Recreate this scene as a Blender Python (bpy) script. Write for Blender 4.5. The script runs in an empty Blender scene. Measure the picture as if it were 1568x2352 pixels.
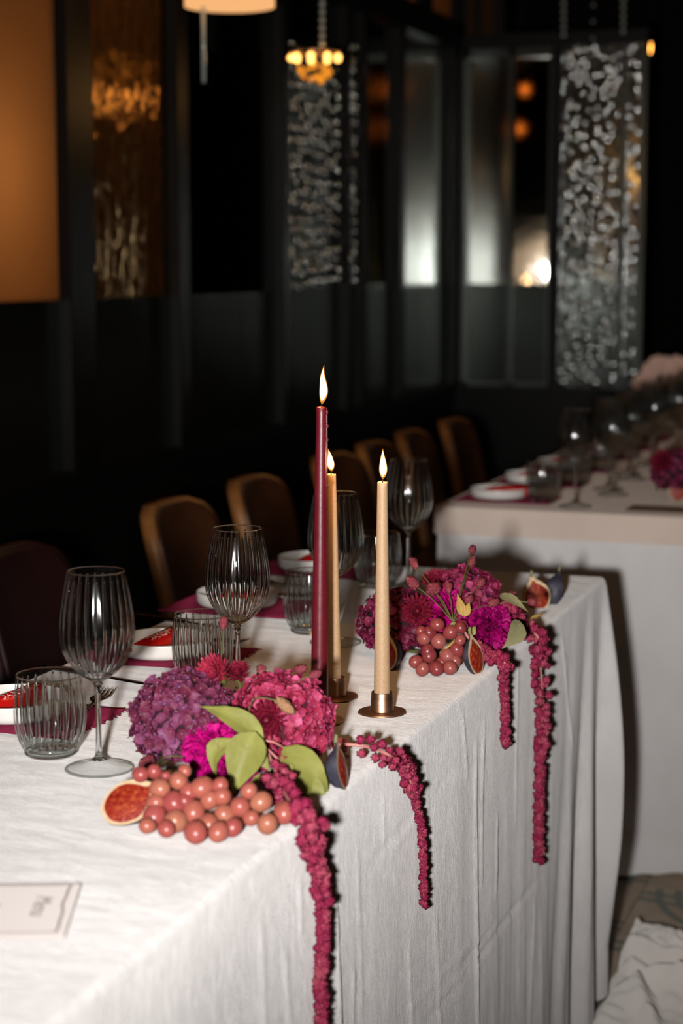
import bpy, bmesh, math, random
import numpy as np
from mathutils import Vector, Matrix, Quaternion, noise

# ------------------------------------------------------------------ camera, world, flash, exposure
SC = bpy.context.scene
COL = SC.collection
TZ = 0.77            # height of the table tops
CZ = 1.32            # height of the lens
FPX = 4250.0         # focal length in pixels of the 1568 x 2352 frame
PITCH = math.atan(576.0 / FPX)
YAW = math.radians(19.38)
FW = np.array([-math.sin(YAW) * math.cos(PITCH), math.cos(YAW) * math.cos(PITCH), -math.sin(PITCH)])
RT = np.array([math.cos(YAW), math.sin(YAW), 0.0])
UP = np.cross(RT, FW)
EYE = np.array([0.0, 0.0, CZ])
cd = bpy.data.cameras.new('camera')
cam = bpy.data.objects.new('camera', cd)
COL.objects.link(cam)
cam.location = EYE
cam.rotation_euler = (math.pi / 2 - PITCH, 0, YAW)
cd.sensor_fit = 'VERTICAL'
cd.sensor_height = 36.0
cd.sensor_width = 24.0
cd.lens = 36.0 * FPX / 2352.0
cd.clip_start = 0.05
cd.dof.use_dof = True
cd.dof.focus_distance = 2.30
cd.dof.aperture_fstop = 4.2
SC.camera = cam

world = bpy.data.worlds.new('dark_room')
SC.world = world
world.use_nodes = True
world.node_tree.nodes['Background'].inputs[0].default_value = (1.0, 0.75, 0.5, 1)
world.node_tree.nodes['Background'].inputs[1].default_value = 0.01

fl = bpy.data.lights.new('camera_flash', 'SPOT')
flo = bpy.data.objects.new('camera_flash', fl)
COL.objects.link(flo)
flo.location = EYE - RT * 0.145 + np.array([0, 0, -0.08])
flo.rotation_euler = (math.pi / 2 + math.radians(6.4), 0, YAW - math.radians(4))
fl.energy = 350
fl.color = (1.0, 0.97, 0.95)
fl.shadow_soft_size = 0.04
fl.spot_size = math.radians(73)
fl.spot_blend = 1.0

SC.view_settings.view_transform = 'Standard'
SC.view_settings.look = 'None'
SC.view_settings.exposure = 0.0
SC.view_settings.gamma = 1.0
SC.view_settings.use_curve_mapping = False
SC.cycles.use_denoising = True
SC.cycles.max_bounces = 14
SC.cycles.transmission_bounces = 14
SC.cycles.transparent_max_bounces = 16
SC.cycles.blur_glossy = 1.2
SC.cycles.sample_clamp_indirect = 12.0

R = random.Random(7)

# ------------------------------------------------------------------ helpers
def ray(px, py):
    return FW * FPX + RT * (px - 784.0) - UP * (py - 1176.0)
def on_z(px, py, z=TZ):
    r = ray(px, py); return Vector(EYE + r * ((z - CZ) / r[2]))
def on_x(px, py, x):
    r = ray(px, py); return Vector(EYE + r * (x / r[0]))
def on_y(px, py, y):
    r = ray(px, py); return Vector(EYE + r * (y / r[1]))
def at_depth(px, py, d):
    return Vector(EYE + ray(px, py) * (d / FPX))
def depth(p):
    return float((np.array(p) - EYE) @ FW)

def mesh(name, vs, fs, mats=(), smooth=True, mi=None):
    me = bpy.data.meshes.new(name)
    me.from_pydata([tuple(v) for v in vs], [], fs)
    for m in (mats if isinstance(mats, (list, tuple)) else [mats]):
        me.materials.append(m)
    if smooth:
        me.polygons.foreach_set('use_smooth', [True] * len(me.polygons))
    if mi is not None:
        me.polygons.foreach_set('material_index', mi)
    me.update()
    return me

def obj(name, me, parent=None, loc=None, mat=None):
    o = bpy.data.objects.new(name, me)
    COL.objects.link(o)
    if parent is not None: o.parent = parent
    if mat is not None: o.matrix_basis = mat
    elif loc is not None: o.location = loc
    return o

def tag(o, label=None, cat=None, group=None, kind=None):
    if label: o['label'] = label
    if cat: o['category'] = cat
    if group: o['group'] = group
    if kind: o['kind'] = kind
    return o

def thing(name, loc, label, cat, group=None, rotz=0.0):
    o = bpy.data.objects.new(name, None)
    COL.objects.link(o)
    o.empty_display_size = 0.02
    o.location = loc
    o.rotation_euler = (0, 0, rotz)
    return tag(o, label, cat, group)

def dup(root, loc, rotz, label, cat=None, group=None, scale=None):
    r = root.copy(); COL.objects.link(r)
    r.location = loc; r.rotation_euler = (0, 0, rotz)
    if scale: r.scale = (scale,) * 3
    r['label'] = label
    if group: r['group'] = group
    for ch in list(root.children):
        c = ch.copy(); COL.objects.link(c); c.parent = r
        for g in list(ch.children):
            d = g.copy(); COL.objects.link(d); d.parent = c
    return r

class MB:
    """gathers shapes into one mesh"""
    def __init__(s): s.v = []; s.f = []; s.m = []
    def add(s, vs, fs, k=0):
        b = len(s.v); s.v += [tuple(v) for v in vs]
        s.f += [tuple(b + i for i in f) for f in fs]; s.m += [k] * len(fs)
        return s
    def mesh(s, name, mats, smooth=True):
        return mesh(name, s.v, s.f, mats, smooth, s.m)

BOXF = [(0, 3, 2, 1), (4, 5, 6, 7), (0, 1, 5, 4), (1, 2, 6, 5), (2, 3, 7, 6), (3, 0, 4, 7)]
def box_vf(a, b):
    x0, y0, z0 = a; x1, y1, z1 = b
    return [(x0, y0, z0), (x1, y0, z0), (x1, y1, z0), (x0, y1, z0), (x0, y0, z1), (x1, y0, z1), (x1, y1, z1), (x0, y1, z1)], BOXF
def box(name, a, b, m, parent=None):
    v, f = box_vf(a, b)
    return obj(name, mesh(name, v, f, m, False), parent)
def soft_box(name, a, b, m, parent=None, bev=0.004, seg=2):
    bm = bmesh.new()
    v, f = box_vf(a, b)
    bv = [bm.verts.new(p) for p in v]
    for q in f: bm.faces.new([bv[i] for i in q])
    bmesh.ops.bevel(bm, geom=bm.edges[:], offset=bev, segments=seg, affect='EDGES', profile=0.6)
    me = bpy.data.meshes.new(name); bm.to_mesh(me); bm.free()
    me.materials.append(m)
    me.polygons.foreach_set('use_smooth', [True] * len(me.polygons))
    return obj(name, me, parent)

def lathe_vf(prof, n=48, ribs=0, amp=0.0, weight=None, close=True):
    vs, fs = [], []
    for i, (r, z) in enumerate(prof):
        w = weight[i] if weight else 0
        for k in range(n):
            a = 2 * math.pi * k / n
            rr = r * (1 + amp * w * math.cos(ribs * a)) if ribs else r
            vs.append((rr * math.cos(a), rr * math.sin(a), z))
    for i in range(len(prof) - 1):
        for k in range(n):
            fs.append((i * n + k, i * n + (k + 1) % n, (i + 1) * n + (k + 1) % n, (i + 1) * n + k))
    if close:
        fs.append(tuple(range(n - 1, -1, -1)))
        b = (len(prof) - 1) * n
        fs.append(tuple(b + k for k in range(n)))
    return vs, fs

def spline(pts, n):
    """smooth interpolation through points of any dimension"""
    P = [np.array(p, float) for p in pts]
    P = [2 * P[0] - P[1]] + P + [2 * P[-1] - P[-2]]
    out = []
    m = len(P) - 3
    for i in range(n):
        t = i / (n - 1) * m
        k = min(int(t), m - 1); t -= k
        a, b, c, d = P[k:k + 4]
        out.append(0.5 * (2 * b + (c - a) * t + (2 * a - 5 * b + 4 * c - d) * t * t + (3 * b - a - 3 * c + d) * t ** 3))
    return out

def tube_vf(pts, rad, n=8, cap=True):
    pts = [Vector(p) for p in pts]
    vs, fs = [], []
    t0 = (pts[1] - pts[0]).normalized()
    ref = Vector((0, 0, 1)) if abs(t0.z) < 0.9 else Vector((1, 0, 0))
    nrm = t0.cross(ref).normalized()
    for i, p in enumerate(pts):
        t = (pts[min(i + 1, len(pts) - 1)] - pts[max(i - 1, 0)]).normalized()
        nrm = (nrm - t * nrm.dot(t)).normalized()
        bn = t.cross(nrm)
        r = rad[i] if isinstance(rad, (list, tuple, np.ndarray)) else rad
        for k in range(n):
            a = 2 * math.pi * k / n
            vs.append(p + (nrm * math.cos(a) + bn * math.sin(a)) * r)
    for i in range(len(pts) - 1):
        for k in range(n):
            fs.append((i * n + k, i * n + (k + 1) % n, (i + 1) * n + (k + 1) % n, (i + 1) * n + k))
    if cap:
        fs.append(tuple(range(n - 1, -1, -1)))
        b = (len(pts) - 1) * n
        fs.append(tuple(b + k for k in range(n)))
    return vs, fs

def ico_vf(sub=2):
    bm = bmesh.new()
    bmesh.ops.create_icosphere(bm, subdivisions=sub, radius=1.0)
    vs = [v.co.copy() for v in bm.verts]; fs = [tuple(v.index for v in f.verts) for f in bm.faces]
    bm.free(); return vs, fs

def frame(nrm, spin=0.0):
    n = Vector(nrm).normalized()
    q = n.to_track_quat('Z', 'Y').to_matrix().to_4x4()
    return q @ Matrix.Rotation(spin, 4, 'Z')

def text_verts(body, size, shear=0.0, split=6):
    cu = bpy.data.curves.new('lettering', 'FONT')
    cu.body = body; cu.size = size; cu.shear = shear
    cu.align_x = 'CENTER'; cu.align_y = 'CENTER'; cu.resolution_u = 3
    o = bpy.data.objects.new('lettering', cu)
    COL.objects.link(o)
    dg = bpy.context.evaluated_depsgraph_get()
    me = bpy.data.meshes.new_from_object(o.evaluated_get(dg))
    bpy.data.objects.remove(o); bpy.data.curves.remove(cu)
    v = [x.co.copy() for x in me.vertices]; f = [tuple(p.vertices) for p in me.polygons]
    bpy.data.meshes.remove(me)
    return v, f

# ------------------------------------------------------------------ materials
def newmat(name):
    m = bpy.data.materials.new(name); m.use_nodes = True
    nt = m.node_tree
    return m, nt, nt.nodes['Principled BSDF']
def N(nt, kind, **kw):
    n = nt.nodes.new(kind)
    for k, v in kw.items():
        if k in n.inputs: n.inputs[k].default_value = v
        else: setattr(n, k, v)
    return n
def plain(name, col, rough=0.5, metal=0.0, spec=0.5, **kw):
    m, nt, b = newmat(name)
    b.inputs['Base Color'].default_value = (*col, 1)
    b.inputs['Roughness'].default_value = rough
    b.inputs['Metallic'].default_value = metal
    b.inputs['Specular IOR Level'].default_value = spec
    for k, v in kw.items(): b.inputs[k].default_value = v
    return m
def ramp(nt, cols):
    r = nt.nodes.new('ShaderNodeValToRGB')
    e = r.color_ramp.elements
    while len(e) < len(cols): e.new(0.5)
    for i, (p, c) in enumerate(cols):
        e[i].position = p; e[i].color = (*c, 1)
    return r
def mottled(name, cols, scale=40.0, rough=0.5, spec=0.5, bump=0.0, bscale=None, stretch=None, per_object=0.0, detail=3.0, sss=0.0, sss_col=None, coord='Object', sheen=0.0, droughness=0.0):
    """colours from noise, mixed with a random value for each object"""
    m, nt, b = newmat(name)
    tc = N(nt, 'ShaderNodeTexCoord')
    mp = N(nt, 'ShaderNodeMapping')
    if stretch: mp.inputs['Scale'].default_value = stretch
    nt.links.new(tc.outputs[coord], mp.inputs['Vector'])
    no = N(nt, 'ShaderNodeTexNoise', Scale=scale, Detail=detail)
    nt.links.new(mp.outputs[0], no.inputs['Vector'])
    fac = no.outputs[0]
    if per_object > 0:
        oi = N(nt, 'ShaderNodeObjectInfo')
        mx = N(nt, 'ShaderNodeMix', data_type='FLOAT')
        mx.inputs[0].default_value = per_object
        nt.links.new(fac, mx.inputs[2]); nt.links.new(oi.outputs['Random'], mx.inputs[3])
        fac = mx.outputs[0]
    rp = ramp(nt, cols)
    nt.links.new(fac, rp.inputs[0])
    nt.links.new(rp.outputs[0], b.inputs['Base Color'])
    b.inputs['Roughness'].default_value = rough
    b.inputs['Specular IOR Level'].default_value = spec
    b.inputs['Diffuse Roughness'].default_value = droughness
    if sheen: b.inputs['Sheen Weight'].default_value = sheen
    if sss:
        b.inputs['Subsurface Weight'].default_value = sss
        b.inputs['Subsurface Radius'].default_value = sss_col or (1, .4, .2)
        b.inputs['Subsurface Scale'].default_value = 0.006
    if bump:
        bn = N(nt, 'ShaderNodeTexNoise', Scale=bscale or scale, Detail=4.0)
        nt.links.new(mp.outputs[0], bn.inputs['Vector'])
        bp = N(nt, 'ShaderNodeBump', Strength=1.0, Distance=bump)
        nt.links.new(bn.outputs[0], bp.inputs['Height'])
        nt.links.new(bp.outputs[0], b.inputs['Normal'])
    return m

def linen_mat(name, cols, bumps=(0.0012, 0.0007), scale=1.0, nap=1.0):
    """crinkled linen: creases run across the cloth (second uv axis), metric uv"""
    m, nt, b = newmat(name)
    uv = N(nt, 'ShaderNodeUVMap')
    def stretched(sx, sy, detail, rough=0.55, dist=0.0):
        mp = N(nt, 'ShaderNodeMapping'); mp.inputs['Scale'].default_value = (sx, sy, 1)
        nt.links.new(uv.outputs[0], mp.inputs['Vector'])
        no = N(nt, 'ShaderNodeTexNoise', Scale=1.0, Detail=detail, Roughness=rough, Distortion=dist)
        nt.links.new(mp.outputs[0], no.inputs['Vector'])
        return no.outputs[0]
    crin = stretched(165 * scale, 42 * scale, 4.0, 0.62, 2.2)
    weave = stretched(700 * scale, 420 * scale, 2.0)
    big = stretched(7, 5, 3.0)
    rp = ramp(nt, cols)
    nt.links.new(big, rp.inputs[0]); nt.links.new(rp.outputs[0], b.inputs['Base Color'])
    b.inputs['Roughness'].default_value = 0.9
    b.inputs['Specular IOR Level'].default_value = 0.1
    b.inputs['Diffuse Roughness'].default_value = nap
    b1 = N(nt, 'ShaderNodeBump', Strength=1.0, Distance=bumps[0])
    nt.links.new(crin, b1.inputs['Height'])
    b2 = N(nt, 'ShaderNodeBump', Strength=1.0, Distance=bumps[1])
    nt.links.new(weave, b2.inputs['Height']); nt.links.new(b1.outputs[0], b2.inputs['Normal'])
    nt.links.new(b2.outputs[0], b.inputs['Normal'])
    return m

M = {}
M['linen'] = linen_mat('crinkled_linen', [(0.3, (.66, .635, .622)), (0.7, (.74, .715, .70))])
M['linen_far'] = linen_mat('far_linen', [(0.3, (.74, .72, .71)), (0.7, (.80, .78, .77))], (0.0006, 0.0003))
M['cloth_floor'] = linen_mat('dropped_linen', [(0.3, (.86, .82, .78)), (0.7, (.92, .88, .84))], (0.0006, 0.0003))
M['topper'] = linen_mat('topper_linen', [(0.3, (.74, .62, .54)), (0.7, (.80, .68, .59))], (0.0005, 0.0003), 1.0, 0.5)
M['burgundy'] = linen_mat('burgundy_linen', [(0.3, (.15, .012, .035)), (0.7, (.21, .018, .05))], (0.0006, 0.0004))
M['dark_wood'] = mottled('dark_wood', [(0.3, (.012, .008, .006)), (0.7, (.03, .018, .012))], 6, 0.5, stretch=(1, 1, .1))

def two_sided_fresnel(nt, ior):
    """fresnel that is the same from both sides of a thin sheet"""
    geo = N(nt, 'ShaderNodeNewGeometry')
    mx = N(nt, 'ShaderNodeMix', data_type='FLOAT')
    nt.links.new(geo.outputs['Backfacing'], mx.inputs[0]); mx.inputs[2].default_value = ior; mx.inputs[3].default_value = 1 / ior
    f = N(nt, 'ShaderNodeFresnel')
    nt.links.new(mx.outputs[0], f.inputs['IOR'])
    return f
gm, gnt, gb = newmat('clear_glass')
gnt.nodes.remove(gb)
gg = N(gnt, 'ShaderNodeBsdfGlass', IOR=1.5, Roughness=0.0); gg.inputs['Color'].default_value = (.97, .985, .98, 1)
gnt.links.new(gg.outputs[0], gnt.nodes['Material Output'].inputs[0])
M['glass'] = gm
gm2, gnt2, gb2 = newmat('thin_clear_glass')
gnt2.nodes.remove(gb2)
ga_ = N(gnt2, 'ShaderNodeBsdfTransparent'); ga_.inputs[0].default_value = (.965, .98, .975, 1)
gc_ = N(gnt2, 'ShaderNodeBsdfGlossy', Roughness=0.09)
gf_ = two_sided_fresnel(gnt2, 1.5)
gx_ = N(gnt2, 'ShaderNodeMixShader')
gnt2.links.new(gf_.outputs[0], gx_.inputs[0]); gnt2.links.new(ga_.outputs[0], gx_.inputs[1]); gnt2.links.new(gc_.outputs[0], gx_.inputs[2])
gnt2.links.new(gx_.outputs[0], gnt2.nodes['Material Output'].inputs[0])
M['thin_glass'] = gm2

M['china'] = plain('white_china', (.78, .75, .71), 0.25, spec=0.5)
M['brass'] = mottled('brushed_brass', [(0.3, (.36, .20, .11)), (0.7, (.52, .32, .20))], 30, 0.42, stretch=(1, 1, 12))
M['brass'].node_tree.nodes['Principled BSDF'].inputs['Metallic'].default_value = 1.0
M['steel'] = plain('dark_bronze_cutlery', (.20, .14, .10), 0.25, 1.0)
M['red_wax'] = mottled('burgundy_wax', [(0.3, (.10, .004, .010)), (0.7, (.13, .007, .015))], 30, 0.38, 0.5, bump=.0003, bscale=90, sss=0.25, sss_col=(1, .12, .08))
M['cream_wax'] = mottled('cream_wax', [(0.3, (.46, .30, .17)), (0.7, (.52, .35, .205))], 300, 0.45, 0.4, bump=.0002, bscale=900, sss=0.5, sss_col=(1, .5, .2))
M['wick'] = plain('burnt_wick', (.02, .014, .01), 0.9)

def emit(name, col, strength):
    m, nt, b = newmat(name)
    nt.nodes.remove(b)
    e = N(nt, 'ShaderNodeEmission', Strength=strength); e.inputs[0].default_value = (*col, 1)
    nt.links.new(e.outputs[0], nt.nodes['Material Output'].inputs[0])
    return m
M['flame_core'] = emit('flame_core', (1.0, .72, .32), 9.0)
fm, fnt, fb = newmat('flame_mantle')
fnt.nodes.remove(fb)
e_ = N(fnt, 'ShaderNodeEmission', Strength=1.3); e_.inputs[0].default_value = (1.0, .34, .04, 1)
t_ = N(fnt, 'ShaderNodeBsdfTransparent')
mx_ = N(fnt, 'ShaderNodeMixShader'); mx_.inputs[0].default_value = 0.5
fnt.links.new(t_.outputs[0], mx_.inputs[1]); fnt.links.new(e_.outputs[0], mx_.inputs[2])
fnt.links.new(mx_.outputs[0], fnt.nodes['Material Output'].inputs[0])
M['flame_mantle'] = fm
M['warm_bulb'] = emit('warm_bulb', (1.0, .42, .07), 14.0)
M['dim_bulb'] = emit('dim_bulb', (1.0, .30, .05), 7.0)
M['amber_crystal'] = emit('amber_crystal', (1.0, .33, .025), 0.95)
M['hot_bulb'] = emit('hot_bulb', (1.0, .48, .11), 4.5)
M['shade_glow'] = emit('lit_shade', (1.0, .50, .20), 0.95)

M['leather'] = mottled('brown_leather', [(0.3, (.045, .014, .004)), (0.7, (.08, .026, .008))], 9, 0.42, 0.5, bump=.0006, bscale=220)
M['leather_edge_lit'] = mottled('flash_lit_tan_leather', [(0.3, (.25, .095, .024)), (0.7, (.36, .15, .042))], 12, 0.45, 0.4)  # backrest shell in lighter tan: flash light on its edges put into the colour
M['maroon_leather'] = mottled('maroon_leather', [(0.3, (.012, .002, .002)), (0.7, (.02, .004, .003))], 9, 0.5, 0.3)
M['black_metal'] = plain('black_metal', (.012, .011, .010), 0.4, 0.6)

# plants
M['purple_petal'] = mottled('purple_petal', [(0.0, (.070, .008, .024)), (0.38, (.14, .018, .044)), (0.6, (.17, .030, .075)), (0.85, (.21, .060, .145)), (1.0, (.30, .13, .29))], 2.2, 0.55, 0.25, per_object=0.7)
M['pink_petal'] = mottled('pink_petal', [(0.0, (.18, .010, .03)), (0.38, (.31, .02, .055)), (0.65, (.40, .04, .11)), (0.9, (.52, .10, .21)), (1.0, (.56, .17, .30))], 2.2, 0.55, 0.25, per_object=0.7)
M['wine_petal'] = mottled('wine_petal', [(0.0, (.045, .003, .011)), (0.4, (.11, .006, .026)), (0.75, (.18, .012, .052)), (1.0, (.30, .05, .15))], 2.2, 0.55, 0.25, per_object=0.7)
M['mauve_petal'] = mottled('mauve_petal', [(0.0, (.10, .006, .024)), (0.45, (.20, .011, .048)), (0.75, (.30, .028, .10)), (1.0, (.52, .18, .30))], 2.2, 0.55, 0.25, per_object=0.7)
M['bead_blue'] = plain('floret_eye', (.45, .45, .75), 0.4)
M['carnation'] = mottled('magenta_petal', [(0.25, (.33, .0, .10)), (0.6, (.50, .003, .19)), (0.85, (.60, .02, .27))], 4, 0.55, 0.2)
M['carnation_deep'] = mottled('deep_magenta_petal', [(0.25, (.20, .0, .065)), (0.6, (.38, .003, .14)), (0.85, (.5, .01, .2))], 4, 0.55, 0.2)
M['dahlia'] = mottled('dark_red_petal', [(0.2, (.09, .003, .012)), (0.6, (.20, .010, .03)), (0.9, (.30, .03, .06))], 6, 0.5, 0.25)
M['dahlia_red'] = mottled('red_petal', [(0.2, (.22, .010, .025)), (0.6, (.38, .025, .06)), (0.9, (.50, .07, .11))], 6, 0.5, 0.25)
M['pale_rose'] = mottled('pale_rose_petal', [(0.3, (.84, .56, .45)), (0.7, (.92, .70, .60))], 2, 0.6, 0.2, droughness=1.0)
M['leaf'] = mottled('yellow_green_leaf', [(0.2, (.17, .17, .035)), (0.6, (.27, .27, .065)), (0.9, (.36, .33, .10))], 30, 0.55, 0.3, bump=.0008, bscale=140)
M['leaf_dull'] = mottled('dull_green_leaf', [(0.2, (.15, .15, .07)), (0.7, (.25, .24, .12))], 40, 0.6, 0.25, bump=.0008, bscale=140)
M['leaf_tan'] = mottled('dry_yellow_leaf', [(0.2, (.33, .20, .05)), (0.7, (.50, .33, .10))], 60, 0.6, 0.2)
M['stem_green'] = plain('green_stem', (.11, .11, .03), 0.5)
M['stem_pink'] = mottled('pink_stem', [(0.3, (.50, .16, .16)), (0.7, (.58, .24, .20))], 60, 0.5)
M['amaranth'] = mottled('amaranth_bloom', [(0.30, (.14, .003, .028)), (0.50, (.28, .014, .060)), (0.62, (.42, .06, .12)), (0.72, (.54, .28, .20))], 4.5, 0.7, 0.15, per_object=0.12, detail=1.0)
M['burnet'] = mottled('burnet_head', [(0.35, (.13, .018, .028)), (0.6, (.28, .06, .075)), (0.75, (.44, .20, .15))], 5, 0.7, 0.15, per_object=0.15, detail=1.0)
M['burnet_tan'] = mottled('faded_burnet_head', [(0.35, (.22, .11, .06)), (0.6, (.36, .20, .10)), (0.75, (.46, .22, .15))], 5, 0.7, 0.15, detail=1.0)
M['grape'] = mottled('rosy_grape_skin', [(0.0, (.24, .035, .040)), (0.35, (.37, .080, .072)), (0.65, (.41, .125, .085)), (1.0, (.43, .20, .11))], 1.6, 0.32, 0.5, per_object=0.6, sss=0.45, sss_col=(1, .35, .3))
M['grape_dark'] = mottled('dark_grape_skin', [(0.0, (.15, .016, .024)), (0.5, (.27, .050, .050)), (1.0, (.38, .13, .11))], 1.8, 0.30, 0.5, per_object=0.6, sss=0.5, sss_col=(1, .3, .2))
M['fig_skin'] = mottled('fig_skin', [(0.2, (.022, .018, .026)), (0.55, (.045, .045, .065)), (0.85, (.12, .11, .13))], 45, 0.5, 0.35)
M['fig_rind'] = mottled('fig_rind', [(0.3, (.58, .40, .22)), (0.7, (.68, .52, .33))], 120, 0.5, 0.3)
M['fig_flesh'] = mottled('fig_flesh', [(0.25, (.13, .005, .005)), (0.5, (.30, .022, .010)), (0.70, (.42, .085, .022)), (0.85, (.58, .30, .10))], 260, 0.3, 0.5, bump=.0012, bscale=420)
M['chili'] = mottled('red_chili_skin', [(0.3, (.42, .006, .006)), (0.7, (.55, .012, .008))], 20, 0.2, 0.6)
M['chili_green'] = plain('chili_calyx', (.10, .19, .03), 0.4)
M['ink_white'] = plain('white_ink', (.85, .82, .78), 0.6)
M['card'] = plain('ivory_card', (.56, .51, .485), 0.8, spec=0.2, **{'Diffuse Roughness': 1.0})
M['ink_brown'] = plain('taupe_ink', (.42, .34, .30), 0.8)
M['kraft'] = plain('kraft_card', (.34, .25, .19), 0.8)

# architecture
M['black_frame'] = plain('black_painted_frame', (.005, .0045, .004), 0.45, spec=0.2)
M['bronze_strip'] = plain('aged_metal_strip', (.09, .098, .088), 0.3, 0.9)
M['room_dark'] = plain('dark_wall_paint', (.010, .007, .006), 0.8, spec=0.1)
M['grout'] = plain('floor_grout', (.06, .05, .042), 0.9)

def pane_mat(name, gloss_rough, bump=0.0, scale=30.0, kind='noise', stretch=(1, 1, 1), gloss=0.12, tint=(.5, .5, .48), see_rough=0.05, see=True, base=(.01, .01, .009), gcol=(.85, .9, .87), detail=2.0):
    """a pane: reflection layered over dark glass one can see through"""
    m, nt, b = newmat(name)
    nt.nodes.remove(b)
    out = nt.nodes['Material Output']
    tc = N(nt, 'ShaderNodeTexCoord'); mp = N(nt, 'ShaderNodeMapping'); mp.inputs['Scale'].default_value = stretch
    nt.links.new(tc.outputs['Object'], mp.inputs['Vector'])
    bp = None
    if bump:
        if kind == 'pebble':
            tx = N(nt, 'ShaderNodeTexVoronoi', Scale=scale, Randomness=0.85)
            q1 = N(nt, 'ShaderNodeMath', operation='MULTIPLY'); nt.links.new(tx.outputs['Distance'], q1.inputs[0]); q1.inputs[1].default_value = 1.7
            q2 = N(nt, 'ShaderNodeMath', operation='MULTIPLY'); nt.links.new(q1.outputs[0], q2.inputs[0]); nt.links.new(q1.outputs[0], q2.inputs[1])
            q3 = N(nt, 'ShaderNodeMath', operation='SUBTRACT', use_clamp=True); q3.inputs[0].default_value = 1.0; nt.links.new(q2.outputs[0], q3.inputs[1])
            q4 = N(nt, 'ShaderNodeMath', operation='SQRT'); nt.links.new(q3.outputs[0], q4.inputs[0]); o = q4.outputs[0]
        elif kind == 'noise':
            tx = N(nt, 'ShaderNodeTexNoise', Scale=scale, Detail=detail); o = tx.outputs[0]
        else:
            tx = N(nt, 'ShaderNodeTexVoronoi', Scale=scale, feature='SMOOTH_F1'); tx.inputs['Smoothness'].default_value = 0.6; o = tx.outputs[0]
        nt.links.new(mp.outputs[0], tx.inputs['Vector'])
        bp = N(nt, 'ShaderNodeBump', Strength=1.0, Distance=bump)
        nt.links.new(o, bp.inputs['Height'])
    gl = N(nt, 'ShaderNodeBsdfGlossy', Roughness=gloss_rough); gl.inputs[0].default_value = (*gcol, 1)
    if see:
        rf = N(nt, 'ShaderNodeBsdfRefraction', IOR=1.02, Roughness=see_rough); rf.inputs[0].default_value = (*tint, 1)
        if bump:
            rf.inputs['IOR'].default_value = 1.25
    else:
        rf = N(nt, 'ShaderNodeBsdfDiffuse'); rf.inputs[0].default_value = (*base, 1)
    if bp:
        nt.links.new(bp.outputs[0], gl.inputs['Normal'])
        nt.links.new(bp.outputs[0], rf.inputs['Normal'])
    lw = two_sided_fresnel(nt, 1.5)
    if bp: nt.links.new(bp.outputs[0], lw.inputs['Normal'])
    mth = N(nt, 'ShaderNodeMath', operation='ADD', use_clamp=True)
    nt.links.new(lw.outputs[0], mth.inputs[0]); mth.inputs[1].default_value = gloss
    mx = N(nt, 'ShaderNodeMixShader')
    nt.links.new(mth.outputs[0], mx.inputs[0])
    nt.links.new(rf.outputs[0], mx.inputs[1]); nt.links.new(gl.outputs[0], mx.inputs[2])
    nt.links.new(mx.outputs[0], out.inputs[0])
    return m
M['pane_clear'] = pane_mat('dark_clear_pane', 0.06, gloss=0.02, tint=(.35, .34, .32))
M['pane_smooth'] = pane_mat('smooth_smoky_pane', 0.022, 0.0003, 14, gloss=0.08, tint=(.5, .42, .34), see_rough=0.25)
M['pane_hammered'] = pane_mat('hammered_pane', 0.12, 0.0060, 27, 'pebble', gloss=0.5, tint=(.12, .115, .105), see_rough=0.1)
M['pane_frosted'] = pane_mat('fine_textured_pane', 0.12, 0.0003, 90, gloss=0.16, tint=(.5, .42, .34), see_rough=0.35)
M['pane_stud'] = pane_mat('sparkle_stud', 0.12, gloss=0.85, see=False)  # mirror-bright studs added on the wall panes for flash sparkle
M['pane_ripple'] = pane_mat('rippled_pane', 0.10, 0.010, 30, 'noise', (1, 1, .35), gloss=0.03, tint=(.42, .37, .30), see_rough=0.12, gcol=(.62, .40, .20))  # reflection tinted amber: the warm lamp's light put into the pane colour
M['pane_lower'] = pane_mat('dark_lower_panel', 0.24, 0.0012, 22, 'noise', (1, 1, .12), gloss=0.02, see=False, base=(.006, .0065, .0055), gcol=(.7, .75, .7))
M['pane_lower_hammered'] = pane_mat('hammered_lower_pane', 0.14, 0.0060, 27, 'pebble', gloss=0.26, see=False, base=(.012, .013, .011))
tm, tnt, tb = newmat('backlit_linen')
tnt.nodes.remove(tb)
tl = N(tnt, 'ShaderNodeBsdfTranslucent'); td = N(tnt, 'ShaderNodeBsdfDiffuse')
tl.inputs[0].default_value = (.78, .60, .40, 1); td.inputs[0].default_value = (.10, .06, .03, 1)
tmx = N(tnt, 'ShaderNodeMixShader'); tmx.inputs[0].default_value = 0.35
tnt.links.new(tl.outputs[0], tmx.inputs[1]); tnt.links.new(td.outputs[0], tmx.inputs[2]); tnt.links.new(tmx.outputs[0], tnt.nodes['Material Output'].inputs[0])
M['backlit_linen'] = tm
M['box_white'] = plain('light_box_lining', (.5, .36, .22), 0.9)

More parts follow.
